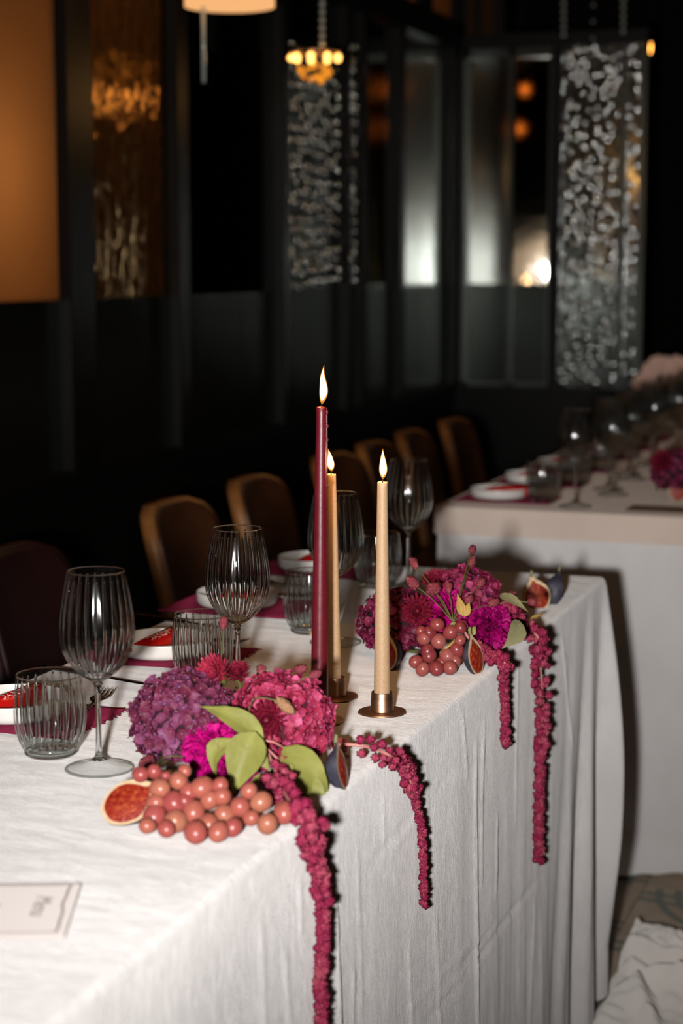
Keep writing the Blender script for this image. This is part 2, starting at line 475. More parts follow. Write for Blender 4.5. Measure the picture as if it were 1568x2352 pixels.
# floor tile: taupe cement with teal arcs of two rings about opposite corners
def tile_mat():
    m, nt, b = newmat('patterned_cement_tile')
    tc = N(nt, 'ShaderNodeTexCoord')
    sep = N(nt, 'ShaderNodeSeparateXYZ'); nt.links.new(tc.outputs['Object'], sep.inputs[0])
    def math2(op, a, b_, clamp=False):
        n = N(nt, 'ShaderNodeMath', operation=op, use_clamp=clamp)
        for i, q in enumerate((a, b_)):
            if q is None: continue
            if isinstance(q, (int, float)): n.inputs[i].default_value = q
            else: nt.links.new(q, n.inputs[i])
        return n.outputs[0]
    total = None
    for cx, cy in ((0, 0), (.30, .30)):
        dx = math2('SUBTRACT', sep.outputs[0], cx); dy = math2('SUBTRACT', sep.outputs[1], cy)
        rr = math2('SQRT', math2('ADD', math2('MULTIPLY', dx, dx), math2('MULTIPLY', dy, dy)), None)
        for rad in (.265, .225):
            k = math2('LESS_THAN', math2('ABSOLUTE', math2('SUBTRACT', rr, rad), None), .0085)
            total = k if total is None else math2('MAXIMUM', total, k)
    no = N(nt, 'ShaderNodeTexNoise', Scale=9.0, Detail=5.0); nt.links.new(tc.outputs['Object'], no.inputs['Vector'])
    rp = ramp(nt, [(0.3, (.24, .18, .125)), (0.7, (.40, .32, .24))]); nt.links.new(no.outputs[0], rp.inputs[0])
    mx = N(nt, 'ShaderNodeMix', data_type='RGBA')
    nt.links.new(math2('MULTIPLY', total, 0.8), mx.inputs[0]); nt.links.new(rp.outputs[0], mx.inputs[6]); mx.inputs[7].default_value = (.085, .12, .11, 1)
    nt.links.new(mx.outputs[2], b.inputs['Base Color'])
    b.inputs['Roughness'].default_value = 0.6
    b.inputs['Diffuse Roughness'].default_value = 0.8
    return m
M['tile'] = tile_mat()

# ------------------------------------------------------------------ the room
XL = -2.29                                 # plane of the glazed wall
YB = on_x(1047, 600, XL).y                 # plane of the glazed partition at the back
Z0 = on_x(1047, 888, XL).z; Z1 = on_x(1047, 652, XL).z; Z2 = on_x(1047, 108, XL).z
CEIL = 3.1
FLOOR_B = (-5.0, -3.0); FLOOR_T = (3.6, 11.5)
floor = tag(box('floor', (FLOOR_B[0], FLOOR_B[1], -0.10), (FLOOR_T[0], FLOOR_T[1], -0.004), M['grout']), kind='structure')
tile_me = mesh('tile', *box_vf((.0015, .0015, -.006), (.2985, .2985, 0)), M['tile'], False)
c0 = on_z(1479, 2037, 0)
for i in range(-3, 5):
    for j in range(-5, 5):
        obj('tile', tile_me, floor, (c0.x + .30 * i, c0.y + .30 * j, 0.0), )
tag(box('ceiling', (FLOOR_B[0], FLOOR_B[1], CEIL), (FLOOR_T[0], FLOOR_T[1], CEIL + .1), M['room_dark']), kind='structure')
tag(box('wall_right', (FLOOR_T[0], FLOOR_B[1], 0), (FLOOR_T[0] + .1, FLOOR_T[1], CEIL), M['room_dark']), kind='structure')
tag(box('wall_front', (FLOOR_B[0], FLOOR_B[1] - .1, 0), (FLOOR_T[0], FLOOR_B[1], CEIL), M['room_dark']), kind='structure')
tag(box('wall_far', (FLOOR_B[0], FLOOR_T[1], 0), (FLOOR_T[0], FLOOR_T[1] + .1, CEIL), M['room_dark']), kind='structure')
tag(box('wall_outer', (FLOOR_B[0] - .1, FLOOR_B[1], 0), (FLOOR_B[0], FLOOR_T[1], CEIL), M['room_dark']), kind='structure')

def wy(px): return on_x(px, 600, XL).y     # along the glazed wall
def bx(px): return on_y(px, 600, YB).x     # along the back partition
wl = bpy.data.objects.new('wall_left', None); COL.objects.link(wl); tag(wl, kind='structure')
T = .03
box('wainscot', (XL - .05, 1.0, 0), (XL, YB, Z0 - .03), M['black_frame'], wl)
box('rail', (XL - .05, 1.0, Z0 - .03), (XL + .012, YB, Z0 + .012), M['black_frame'], wl)
box('rail', (XL - .06, 1.0, Z2 - .01), (XL + .03, YB + .03, Z2 + .10), M['black_frame'], wl)
P = dict(pane='pane')
def wpane(p0, p1, z0, z1, m, x=XL - .02, t=.008):
    return box('pane', (x - t, wy(p0), z0), (x, wy(p1), z1), m, wl)
def wmull(p0, p1, z0=Z0, z1=Z2, m='black_frame', out=.015):
    return box('mullion', (XL - .045, wy(p0), z0), (XL + out, wy(p1), z1), M[m], wl)
# uprights
wmull(150, 207); wmull(207, 213, m='bronze_strip', out=.004)
wmull(402, 426); wmull(424, 431, m='bronze_strip', out=.006)
wmull(641, 648); wmull(648, 657, m='bronze_strip', out=.006)
wmull(788, 796); wmull(826, 836)
wmull(912, 922)
wmull(1034, 1047)
# upper panes
box('pane', (XL - .028, 1.0, Z1), (XL - .02, wy(155), Z2), M['backlit_linen'], wl)
wpane(205, 405, Z1, Z2, M['pane_ripple'])
wpane(426, 645, Z1, Z2, M['pane_clear'])
wpane(652, 792, Z1, Z2, M['pane_clear'])
wpane(796, 828, Z1, Z2, M['pane_clear'], XL - .008)
def studs(y0, y1, z0, z1, x, r, pitch, seed):
    """rounded studs added on a pane to catch the flash as sparkles"""
    rr = random.Random(seed); mb = MB(); nseg, nring = 10, 5
    z = z0 + r
    while z < z1 - r:
        y = y0 + r
        while y < y1 - r * .5:
            q = rr.uniform(.75, 1.15) * r; cy = y + rr.uniform(-.3, .3) * pitch; cz = z + rr.uniform(-.3, .3) * pitch
            v = [(x + q * math.sin(math.pi / 2 * k / nring), cy + q * math.cos(math.pi / 2 * k / nring) * math.cos(2 * math.pi * a / nseg), cz + q * math.cos(math.pi / 2 * k / nring) * math.sin(2 * math.pi * a / nseg)) for k in range(nring) for a in range(nseg)] + [(x + q, cy, cz)]
            f = [(k * nseg + a, k * nseg + (a + 1) % nseg, (k + 1) * nseg + (a + 1) % nseg, (k + 1) * nseg + a) for k in range(nring - 1) for a in range(nseg)]
            f += [((nring - 1) * nseg + a, (nring - 1) * nseg + (a + 1) % nseg, nring * nseg) for a in range(nseg)]
            mb.add(v, f)
            y += pitch
        z += pitch * .87
    o = obj('sparkle_studs', mb.mesh('sparkle_studs', M['pane_stud']), wl); o['kind'] = 'stuff'
studs(wy(680), wy(788), Z1 + .01, Z2 - .16, XL - .0205, .013, .052, 3)
studs(wy(798), wy(826), Z1 + .01, Z2 - .12, XL - .0085, .012, .045, 4)
wpane(832, 916, Z1, Z2, M['pane_smooth'])
wpane(918, 1038, Z1, Z2, M['pane_frosted'])
# lower panels
box('pane', (XL - .028, 1.0, Z0), (XL - .02, wy(155), Z1), M['pane_lower'], wl)
for a, b_ in ((205, 405), (426, 645), (652, 792), (796, 828), (832, 916), (918, 1038)):
    wpane(a, b_, Z0, Z1, M['pane_lower'], XL - .016)
# clerestory above the beam
CZT = CEIL - .05
for a, b_ in ((640, 770), (785, 855), (862, 905), (918, 962), (985, 1040)):
    box('clerestory_pane', (XL - .03, wy(a), Z2 + .10), (XL - .02, wy(b_), CZT), M['backlit_linen'], wl)
for a, b_ in ((770, 785), (855, 862), (905, 918), (962, 985), (1040, 1047)):
    box('clerestory_mullion', (XL - .05, wy(a), Z2 + .10), (XL + .01, wy(b_), CZT), M['black_frame'], wl)
box('upper_panel', (XL - .05, 1.0, Z2 + .10), (XL - .02, wy(640), CZT), M['black_frame'], wl)
box('rail', (XL - .06, 1.0, CZT), (XL + .03, YB + .03, CEIL), M['black_frame'], wl)
# light box behind the linen panel and the rippled pane
lb = [((XL - .45, 1.0, Z1 - .05), (XL - .43, wy(430), Z2 + .05)), ((XL - .43, 1.0, Z1 - .05), (XL - .05, wy(430), Z1 - .03)),
      ((XL - .43, 1.0, Z2 + .03), (XL - .05, wy(430), Z2 + .05)), ((XL - .43, wy(418), Z1 - .03), (XL - .05, wy(430), Z2 + .03)), ((XL - .43, 1.0, Z1 - .03), (XL - .05, 1.02, Z2 + .03))]
mb = MB()
for a, b_ in lb: mb.add(*box_vf(a, b_))
obj('light_box', mb.mesh('light_box', M['box_white'], False), wl)
def lamp_light(name, parent, loc, watts, col=(1, .60, .30), size=.03):
    L = bpy.data.lights.new(name, 'POINT'); L.energy = watts; L.color = col; L.shadow_soft_size = size
    o = bpy.data.objects.new(name, L); COL.objects.link(o); o.parent = parent; o.location = loc
    return o
def strip_lamp(y, z, watts, label):
    t = thing('strip_lamp', (XL - .34, y, z), label, 'lamp', 'warm lamps behind the lit panels')
    obj('diffuser', mesh('diffuser', *tube_vf([(0, -.12, 0), (0, .12, 0)], .012, 8), M['dim_bulb']), t)
    soft_box('lamp_body', (-.08, -.12, -.02), (-.015, .12, .02), M['black_metal'], t, .003)
    lamp_light('lamp_glow', t, (.05, 0, 0), watts)
strip_lamp(wy(20), 1.55, 2.2, 'warm strip lamp behind the amber linen wall panel')
strip_lamp(wy(300), 2.22, 1.1, 'warm strip lamp behind the top of the rippled amber pane')

# back partition
wb = bpy.data.objects.new('wall_back', None); COL.objects.link(wb); tag(wb, kind='structure')
XR = bx(1478)
box('wainscot', (XL, YB, 0), (XR, YB + .05, Z0 - .03), M['black_frame'], wb)
box('rail', (XL, YB - .012, Z0 - .03), (XR, YB + .05, Z0 + .010), M['black_frame'], wb)
box('rail', (XL, YB - .02, Z2 - .012), (XR, YB + .05, Z2 + .05), M['black_frame'], wb)
box('rail', (bx(1062), YB - .004, Z2 - .05), (bx(1255), YB + .03, Z2 - .012), M['bronze_strip'], wb)
box('rail', (bx(1062), YB - .004, Z0 + .010), (bx(1258), YB + .03, Z0 + .028), M['bronze_strip'], wb)
def bpane(p0, p1, z0, z1, m, y=YB + .02, t=.008):
    return box('pane', (bx(p0), y, z0), (bx(p1), y + t, z1), m, wb)
def bmull(p0, p1, z0=Z0, z1=Z2, m='black_frame', out=.015):
    return box('mullion', (bx(p0), YB - out, z0), (bx(p1), YB + .045, z1), M[m], wb)
bmull(1046, 1060); bmull(1060, 1075, m='bronze_strip', out=.004)
bmull(1166, 1176, m='bronze_strip', out=.004)
bmull(1256, 1262, m='bronze_strip', out=.004); bmull(1262, 1284)
bmull(1415, 1432, m='bronze_strip', out=.002)
bmull(1462, 1478, m='bronze_strip', out=.010)
bpane(1058, 1168, Z1, Z2, M['pane_frosted']); bpane(1282, 1418, Z1, Z2, M['pane_hammered']); bpane(1430, 1464, Z1, Z2, M['pane_hammered'])
bpane(1058, 1258, Z0, Z1, M['pane_lower']); bpane(1266, 1418, Z0, Z1, M['pane_lower_hammered'], YB + .01); bpane(1430, 1464, Z0, Z1, M['pane_lower_hammered'], YB + .01)
# smooth pane, its turn added so that it mirrors the flash
pw = bx(1257) - bx(1174)
pv = obj('flash_mirror_pane', mesh('flash_mirror_pane', *box_vf((-pw / 2, -.004, Z1), (pw / 2, .004, Z2)), M['pane_smooth'], False), wb)
pv.location = (bx(1215.5), YB + .02, 0); pv.rotation_euler = (0, 0, math.radians(12.6))
for a, b_ in ((1062, 1082), (1095, 1128)):
    box('clerestory_pane', (bx(a), YB + .02, Z2 + .05), (bx(b_), YB + .03, CZT), M['backlit_linen'], wb)
box('clerestory_mullion', (bx(1047), YB, Z2 + .05), (bx(1062), YB + .05, CZT), M['black_frame'], wb)
box('clerestory_mullion', (bx(1082), YB, Z2 + .05), (bx(1095), YB + .05, CZT), M['black_frame'], wb)
box('clerestory_mullion', (bx(1128), YB, Z2 + .05), (bx(1150), YB + .05, CZT), M['black_frame'], wb)
tq = thing('cove_lamp', (XL - .5, wy(960), CZT - .1), 'warm cove lamp behind the amber clerestory panes', 'lamp')
obj('diffuser', mesh('diffuser', *tube_vf([(0, -.3, 0), (0, .3, 0)], .015, 8), M['dim_bulb']), tq)
soft_box('lamp_body', (-.09, -.3, -.02), (-.018, .3, .03), M['black_metal'], tq, .003)
lamp_light('lamp_glow', tq, (.0, 0, -.08), 2.2)

# dim warm fill lamps, added unseen at the ceiling to lift the shadows
def fill_lamp(x, y, label, watts):
    t = thing('ceiling_fill_lamp', (x, y, CEIL), label, 'fill lamp', 'added warm fill lamps at the ceiling')
    obj('bezel', mesh('bezel', *lathe_vf([(.06, -.001), (.085, -.001), (.085, -.012), (.06, -.012)], 32, close=False), M['bronze_strip']), t)
    obj('lens', mesh('lens', *lathe_vf([(.0004, -.004), (.06, -.004)], 32, close=False), M['shade_glow']), t)
    lamp_light('lamp_glow', t, (0, 0, -.08), watts, (1, .62, .36), .06)
fill_lamp(-.9, 2.0, 'added unseen fill lamp above the near table', 3.5)
fill_lamp(-.9, 5.6, 'added unseen fill lamp above the far table', 3.5)
fill_lamp(.7, .6, 'added unseen fill lamp over the aisle beside the near table', 3.5)

# ------------------------------------------------------------------ tables and their cloths
XE = -0.624; XW = -1.192; YN = 0.55; YF = on_z(1395, 1325).y
def fold_noise(u, v, k): return noise.noise(Vector((u, v, k)))

def dining_table(name, x0, x1, y0, y1, label):
    t = thing(name, ((x0 + x1) / 2, (y0 + y1) / 2, 0), label, 'table')
    hx = (x1 - x0) / 2 - .012; hy = (y1 - y0) / 2 - .012
    soft_box('table_top', (-hx, -hy, TZ - .035), (hx, hy, TZ - .006), M['dark_wood'], t, .004)
    for sx in (-1, 1):
        for sy in (-1, 1):
            cx, cy = sx * (hx - .05), sy * (hy - .06)
            soft_box('leg', (cx - .025, cy - .025, 0), (cx + .025, cy + .025, TZ - .035), M['dark_wood'], t, .004)
    return t
dining_table('dining_table', XW, XE, YN, YF, 'dark wooden table under the near crinkled white cloth')
X2a = on_z(1000, 1165).x; Y2a = on_z(1000, 1165).y; X2b = X2a + .80; Y2b = 7.45
dining_table('dining_table', X2a, X2b, Y2a, Y2b, 'dark wooden table under the far cloth and taupe topper')

# creases of the near cloth's long side, as lines in (y, z): ((y0, z0), (y1, z1), height, width)
def side_pt(px, py):
    p = on_x(px, py, XE); return (p.y, p.z)
CREASE = []
for a, b_, h, w in [((745, 1940), (772, 2060), .0022, .004), ((770, 2050), (778, 2420), .0034, .0045), ((655, 2180), (662, 2400), .002, .005), ((808, 2215), (806, 2420), .0022, .004),
        ((1092, 1700), (1085, 2420), .003, .006), ((1112, 1640), (1100, 2050), .0022, .005), ((1140, 1870), (1133, 2060), .0025, .004), ((1060, 1640), (1072, 1790), .002, .005),
        ((977, 2348), (1231, 2016), -.0026, .005), ((1040, 2240), (1130, 2120), -.002, .004), ((850, 1980), (1050, 1760), -.0016, .004), ((930, 2330), (1080, 2160), .0016, .005),
        ((1010, 2290), (1095, 2200), .0018, .004), ((900, 1960), (1010, 1800), .0013, .004), ((1190, 1500), (1180, 1900), .0016, .006), ((1220, 2050), (1205, 2400), .0018, .007),
        ((1290, 1460), (1310, 1720), .002, .007), ((880, 1830), (884, 1960), .0014, .004), ((980, 1760), (986, 2000), .0013, .004), ((690, 2010), (692, 2150), .0016, .004),
        ((820, 1950), (826, 2350), .0014, .005), ((940, 2150), (944, 2400), .0016, .005), ((1000, 2100), (1004, 2380), .0014, .005), ((600, 2120), (606, 2390), .0016, .006)]:
    CREASE.append((side_pt(*a), side_pt(*b_), h, w))
CA = np.array([c[0] for c in CREASE]); CB = np.array([c[1] for c in CREASE]); CH = np.array([c[2] for c in CREASE]); CWd = np.array([c[3] for c in CREASE])
CD = CB - CA; CL = (CD ** 2).sum(1)
def crease(y, z):
    wob = .006 * fold_noise(y * 9, z * 9, 3.3)
    p = np.array((y + wob, z)) - CA
    t = np.clip((p * CD).sum(1) / CL, 0, 1)
    d2 = ((p - CD * t[:, None]) ** 2).sum(1)
    end = np.minimum(1, 6 * np.minimum(t + .05, 1.05 - t))
    return float((CH * end * np.exp(-d2 / CWd ** 2)).sum())

def drape(name, x0, x1, y0, y1, mat, label, fine, hem, tz=TZ, drop=None, near=False, cat='tablecloth'):
    """a cloth over a table: top sheet plus the hanging sides as a loft round the rim"""
    vs, fs, uvs = [], [], []
    rr = .007
    nx, ny = (90, 420) if near else (40, 120)
    def top_h(x, y):
        e = min(x - x0, x1 - x, y - y0, y1 - y)
        k = max(0, min(1, e / .03))
        return k * (.0007 * fold_noise(x * 16, y * 50, 0) + .0009 * fold_noise(x * 5, y * 12, 7))
    for j in range(ny + 1):
        for i in range(nx + 1):
            x = x0 + rr + (x1 - x0 - 2 * rr) * i / nx; y = y0 + rr + (y1 - y0 - 2 * rr) * j / ny
            vs.append((x, y, tz + top_h(x, y))); uvs.append((y, x))
    for j in range(ny):
        for i in range(nx):
            a = j * (nx + 1) + i
            fs.append((a, a + 1, a + nx + 2, a + nx + 1))
    # rim samples: (corner-rounded position, outward normal, arc length, side index)
    rim = []
    def side(p, q, nrm, n, k):
        for i in range(n):
            t = i / n
            rim.append(((p[0] + (q[0] - p[0]) * t, p[1] + (q[1] - p[1]) * t), nrm, k, t))
    cr = .018
    def corner(c, a0, n, k):
        for i in range(n):
            a = a0 + math.pi / 2 * i / n
            rim.append(((c[0] + cr * math.cos(a), c[1] + cr * math.sin(a)), (math.cos(a), math.sin(a)), k, i / n))
    fx = fine
    side((x1, y0 + cr), (x1, y1 - cr), (1, 0), fx[0], 0); corner((x1 - cr, y1 - cr), 0, 10, 4)
    side((x1 - cr, y1), (x0 + cr, y1), (0, 1), fx[1], 1); corner((x0 + cr, y1 - cr), math.pi / 2, 8, 5)
    side((x0, y1 - cr), (x0, y0 + cr), (-1, 0), fx[2], 2); corner((x0 + cr, y0 + cr), math.pi, 8, 6)
    side((x0 + cr, y0), (x1 - cr, y0), (0, -1), fx[3], 3); corner((x1 - cr, y0 + cr), -math.pi / 2, 10, 7)
    n = len(rim)
    arc = [0.0]
    for a, b_ in zip(rim, rim[1:]): arc.append(arc[-1] + math.dist(a[0], b_[0]))
    def at_arc(pt): return min(range(n), key=lambda i: math.dist(rim[i][0], pt))
    ac = arc[at_arc((x1, y1))]; ad = arc[at_arc((x1, y0))]; total = arc[-1]
    nz = 130 if near else 46
    H = drop if drop else tz - hem
    base = len(vs)
    levels = [(-rr + rr * math.sin(q * math.pi / 8), rr - rr * math.cos(q * math.pi / 8)) for q in range(4)]
    for q in range(nz + 1): levels.append((0.0, rr + (H - rr) * q / nz))
    for off, dz in levels:
        for i, ((px, py), (nx_, ny_), k, t) in enumerate(rim):
            tt = dz / H
            s = arc[i]
            f = 0.0
            if near:
                d = s - ac
                g = math.exp(-(d / (.20 + .16 * tt)) ** 2)
                lam = .125 + .06 * tt
                amp = min(1, tt * 1.6)
                f += amp * g * (.017 * math.cos(2 * math.pi * (d - .012) / lam) + .0045 * math.cos(2 * math.pi * d / (lam * .47) + 1.1 + 2 * tt))
                f += .030 * math.exp(-(d / .05) ** 2) * math.sin(min(1, tt * 1.15) * math.pi) 
                f += amp * (.005 * fold_noise(s * 6, tt * 1.2, 5) + .0028 * fold_noise(s * 15, tt * 1.8, 9) + .0008 * fold_noise(s * 50, tt * 6, 2))
                f += .012 * tt * tt
                if k == 0 and dz > rr: f += crease(py, tz - dz)
            else:
                e1 = s - ac; e2 = min(abs(s - ad), total - abs(s - ad))
                e3 = s - total
                g = math.exp(-(e1 / .3) ** 2) + math.exp(-(e2 / .3) ** 2)
                f += min(1, max(0, tt - .1) * 1.4) * g * .012 * math.cos(s * 38)
                t2 = max(0, tt - .10); f += t2 * (.055 * fold_noise(s * 2.6, tt * 1.0, 15) + .030 * fold_noise(s * 6, tt * 1.5, 12)) + .016 * t2
                f *= H / .77
            f = f if dz > rr else 0
            if tt > .93 and not near and drop is None:   # the hem pools on the floor
                f += (tt - .93) * (1.6 + 1.0 * fold_noise(s * 4, 0, 33))
            o = off + f
            z = tz - dz
            if hem is not None and drop is None: z = max(z, .004 + .006 * (1 + fold_noise(s * 20, tt * 30, 1)))
            vs.append((px + nx_ * o, py + ny_ * o, z)); uvs.append((s, x1 + dz if k in (0, 4, 7) else dz))
    L = len(levels)
    for l in range(L - 1):
        for i in range(n):
            a = base + l * n + i; b_ = base + l * n + (i + 1) % n
            fs.append((a, a + n, b_ + n, b_))
    me = mesh(name, vs, fs, mat)
    ul = me.uv_layers.new(name='UVMap')
    li = np.empty(len(me.loops), dtype=np.int32); me.loops.foreach_get('vertex_index', li)
    ul.data.foreach_set('uv', np.array(uvs, dtype=np.float32)[li].ravel())
    return tag(obj(name, me), label, cat)
drape('tablecloth', XW, XE, YN, YF, M['linen'], 'crinkled white linen cloth hanging to the floor from the near table', (420, 110, 60, 40), 0.0, near=True)
drape('tablecloth', X2a, X2b, Y2a, Y2b, M['linen_far'], 'white cloth falling to the floor from the far table', (60, 40, 60, 170), 0.0)
drape('table_topper', X2a - .006, X2b + .006, Y2a - .006, Y2b + .006, M['topper'], 'taupe overlay cloth with short overhang on the far table', (60, 30, 60, 60), None, tz=TZ + .003, drop=.062, cat='table topper')
TT = TZ + .004                                # top of the overlay on the far table

# white cloth dropped on the floor beside the near table
def floor_cloth():
    A = on_z(1418, 2150, 0); n = 90
    vs, fs, uvs = [], [], []
    def ridge(p, q, x, y, w, h):
        ax, ay = q[0] - p[0], q[1] - p[1]; t = max(0, min(1, ((x - p[0]) * ax + (y - p[1]) * ay) / (ax * ax + ay * ay)))
        d = math.hypot(x - p[0] - ax * t, y - p[1] - ay * t)
        return h * math.exp(-(d / w) ** 2)
    for j in range(n + 1):
        for i in range(n + 1):
            u, v = i / n, j / n
            x = XE + .012 + (.135 + .13 * min(1, max(0, v - .16) * 5)) * u + .012 * fold_noise(v * 7, 0, 2); y = A.y - .005 - .62 * v - .06 * u + .02 * fold_noise(u * 4, 1, 5)
            if v > .45 and u > .5: y += .05 * (u - .5) * math.sin((v - .45) * 12)
            e = min(u, 1 - u, v, 1 - v)
            h = .020 * min(1, e * 16) + .022 * abs(fold_noise(u * 3.0, v * 6.0, 11)) * min(1, e * 8) + .012 * abs(fold_noise(u * 6, v * 14, 4)) * min(1, e * 8)
            if v < .30: h += .030 * min(1, v * 22) * min(1, (1 - u) * 8) * min(1, (.30 - v) * 16 + .3)
            h += ridge((.15, .36), (.75, .46), u, v, .04, .020) + ridge((.2, .50), (.45, .75), u, v, .05, .024) + ridge((.5, .42), (.85, .62), u, v, .04, .018) + ridge((.7, .16), (.8, .40), u, v, .04, .016)
            vs.append((x, y, .003 + h)); uvs.append((y, x))
    for j in range(n):
        for i in range(n):
            a = j * (n + 1) + i; fs.append((a, a + n + 1, a + n + 2, a + 1))
    me = mesh('dropped_cloth', vs, fs, M['cloth_floor'])
    ul = me.uv_layers.new(name='UVMap')
    li = np.empty(len(me.loops), dtype=np.int32); me.loops.foreach_get('vertex_index', li)
    ul.data.foreach_set('uv', np.array(uvs, dtype=np.float32)[li].ravel())
    tag(obj('dropped_cloth', me), 'rumpled white cloth lying on the patterned floor tiles', 'cloth')
floor_cloth()

# ------------------------------------------------------------------ glassware
def rib_mesh(name, prof, n, share, depth_in, z_fade):
    """n lens shaped flutes of solid glass on the inside of a thin wall; prof: (r, z) from the foot up"""
    mb = MB(); m = len(prof); sect = 8
    for k in range(n):
        a0 = 2 * math.pi * (k + .5) / n; vs = []; fs = []
        for i, (r, z) in enumerate(prof):
            q = i / (m - 1)
            e = min(1.0, q / .10, (1 - q) / z_fade) ** .6
            hw = math.pi / n * share * (.25 + .75 * e); dp = depth_in * e + .00005
            for c in range(sect):
                if c <= 4: u = -1 + 2 * c / 4; rr = r * (1 - .0098 * 1.0) - .00012
                else: u = 1 - 2 * (c - 4) / 4; rr = r * (1 - .0098 * 1.0) - .00012 - dp * (1 - u * u)
                a = a0 + hw * u
                vs.append((rr * math.cos(a), rr * math.sin(a), z))
        for i in range(m - 1):
            for c in range(sect): fs.append((i * sect + c, i * sect + (c + 1) % sect, (i + 1) * sect + (c + 1) % sect, (i + 1) * sect + c))
        fs.append(tuple(range(sect - 1, -1, -1))); fs.append(tuple((m - 1) * sect + c for c in range(sect)))
        mb.add(vs, fs)
    return mb.mesh(name, M['glass'])
def wine_glass_parts():
    k = .2187 / 450
    z = lambda y: (1770 - y) * k
    outer = [(4.2, 1572), (16, 1567), (32, 1557), (49, 1543), (64, 1525), (76, 1504), (83.5, 1482), (86, 1460), (85.5, 1440), (83, 1415), (79, 1388), (74, 1360), (68.5, 1335), (64, 1320)]
    sc = .0408 / 86
    op = spline([(r * sc, z(y)) for r, y in outer], 48)
    prof = [(.0004, op[0][1])] + op
    bowl = mesh('bowl', *lathe_vf(prof, 192, 24, .010, [max(0, min(1, (q[1] - z(1556)) / .01)) * max(0, min(1, (z(1325) - q[1]) / .05)) for q in prof], close=False), M['thin_glass'])
    ribs = rib_mesh('flutes', [tuple(q) for q in op if z(1556) < q[1] < z(1330)], 24, RIB_SHARE, .0004, .45)
    rim = mesh('rim', *tube_vf([(.03035 * math.cos(a / 72 * 2 * math.pi), .03035 * math.sin(a / 72 * 2 * math.pi), z(1320)) for a in range(73)], .0007, 8, False), M['glass'])
    base = mesh('bowl_base', *lathe_vf([(.0004, z(1573))] + [(max(.0004, q[0] - .0003), q[1]) for q in op[:9]] + [(op[8][0] * .8, op[8][1] - .0006), (op[8][0] * .45, op[8][1] - .0030), (.0004, op[8][1] - .0040)], 64), M['glass'])
    st = spline([(.0088, z(1747)), (.0052, z(1741)), (.0036, z(1728)), (.0030, z(1690)), (.0029, z(1640)), (.0031, z(1600)), (.0040, z(1580)), (.0056, z(1573.2))], 30)
    stem = mesh('stem', *lathe_vf([(.0004, st[0][1])] + st + [(.0004, st[-1][1])], 40), M['glass'])
    ft = spline([(.0366, .0004), (.0372, .0012), (.036, .0022), (.028, .0042), (.018, .0068), (.0115, .0094), (.0089, z(1747.6)), (.0004, z(1747.6))], 60)
    foot = mesh('foot', *lathe_vf(ft, 72, close=False), M['thin_glass'])
    fring = mesh('foot_rim', *tube_vf([(.0364 * math.cos(a / 72 * 2 * math.pi), .0364 * math.sin(a / 72 * 2 * math.pi), .0013) for a in range(73)], .0011, 10, False), M['glass'])
    return (('bowl', bowl), ('stem', stem), ('foot', foot)), (('flutes', ribs), ('rim', rim), ('bowl_base', base)), (('foot_rim', fring),)
RIB_SHARE = .70
WG, WG_SUB, WG_FOOT = wine_glass_parts()
def wine_glass(p, label, group, rot=0.0, z=TZ + .0016):
    t = thing('wine_glass', (p[0], p[1], z), label, 'wine glass', group, rot)
    os_ = [obj(nm, me, t) for nm, me in WG]
    for nm, me in WG_SUB: obj(nm, me, os_[0])
    for nm, me in WG_FOOT: obj(nm, me, os_[2])
    return t
def tumbler_parts():
    op = spline([(.0275, .004), (.0295, .0065), (.0330, .012), (.0362, .020), (.0393, .034), (.0403, .050), (.0398, .064), (.0383, .079), (.0366, .0918)], 40)
    wall = mesh('wall', *lathe_vf(op, 192, 24, .010, [max(0, min(1, (q[1] - .008) / .01)) * max(.15, min(1, (.0918 - q[1]) / .03)) for q in op], close=False), M['thin_glass'])
    ribs = rib_mesh('flutes', [tuple(q) for q in op if .011 < q[1] < .088], 24, .56, .0004, .30)
    rim = mesh('rim', *tube_vf([(.0366 * math.cos(a / 72 * 2 * math.pi), .0366 * math.sin(a / 72 * 2 * math.pi), .0918) for a in range(73)], .0008, 8, False), M['glass'])
    base = mesh('base', *lathe_vf([(.0004, .0010), (.020, .0010), (.0232, 0), (.0258, .0), (.0272, .0012), (.0290, .0058), (.0322, .0112), (.0312, .0113), (.0285, .0092), (.022, .0078), (.0004, .0074)], 72), M['thin_glass'])
    bring = mesh('base_ring', *tube_vf([(.0272 * math.cos(a / 72 * 2 * math.pi), .0272 * math.sin(a / 72 * 2 * math.pi), .0040) for a in range(73)], [.0026] * 73, 10, False), M['glass'])
    return (('wall', wall), ('base', base)), (('flutes', ribs), ('rim', rim)), (('base_ring', bring),)
TW, TW_SUB, TW_BASE = tumbler_parts()
def tumbler(p, label, group, rot=0.0, z=TZ + .0016):
    t = thing('tumbler', (p[0], p[1], z), label, 'glass', group, rot)
    os_ = [obj(nm, me, t) for nm, me in TW]
    for nm, me in TW_SUB: obj(nm, me, os_[0])
    for nm, me in TW_BASE: obj(nm, me, os_[1])
    return t

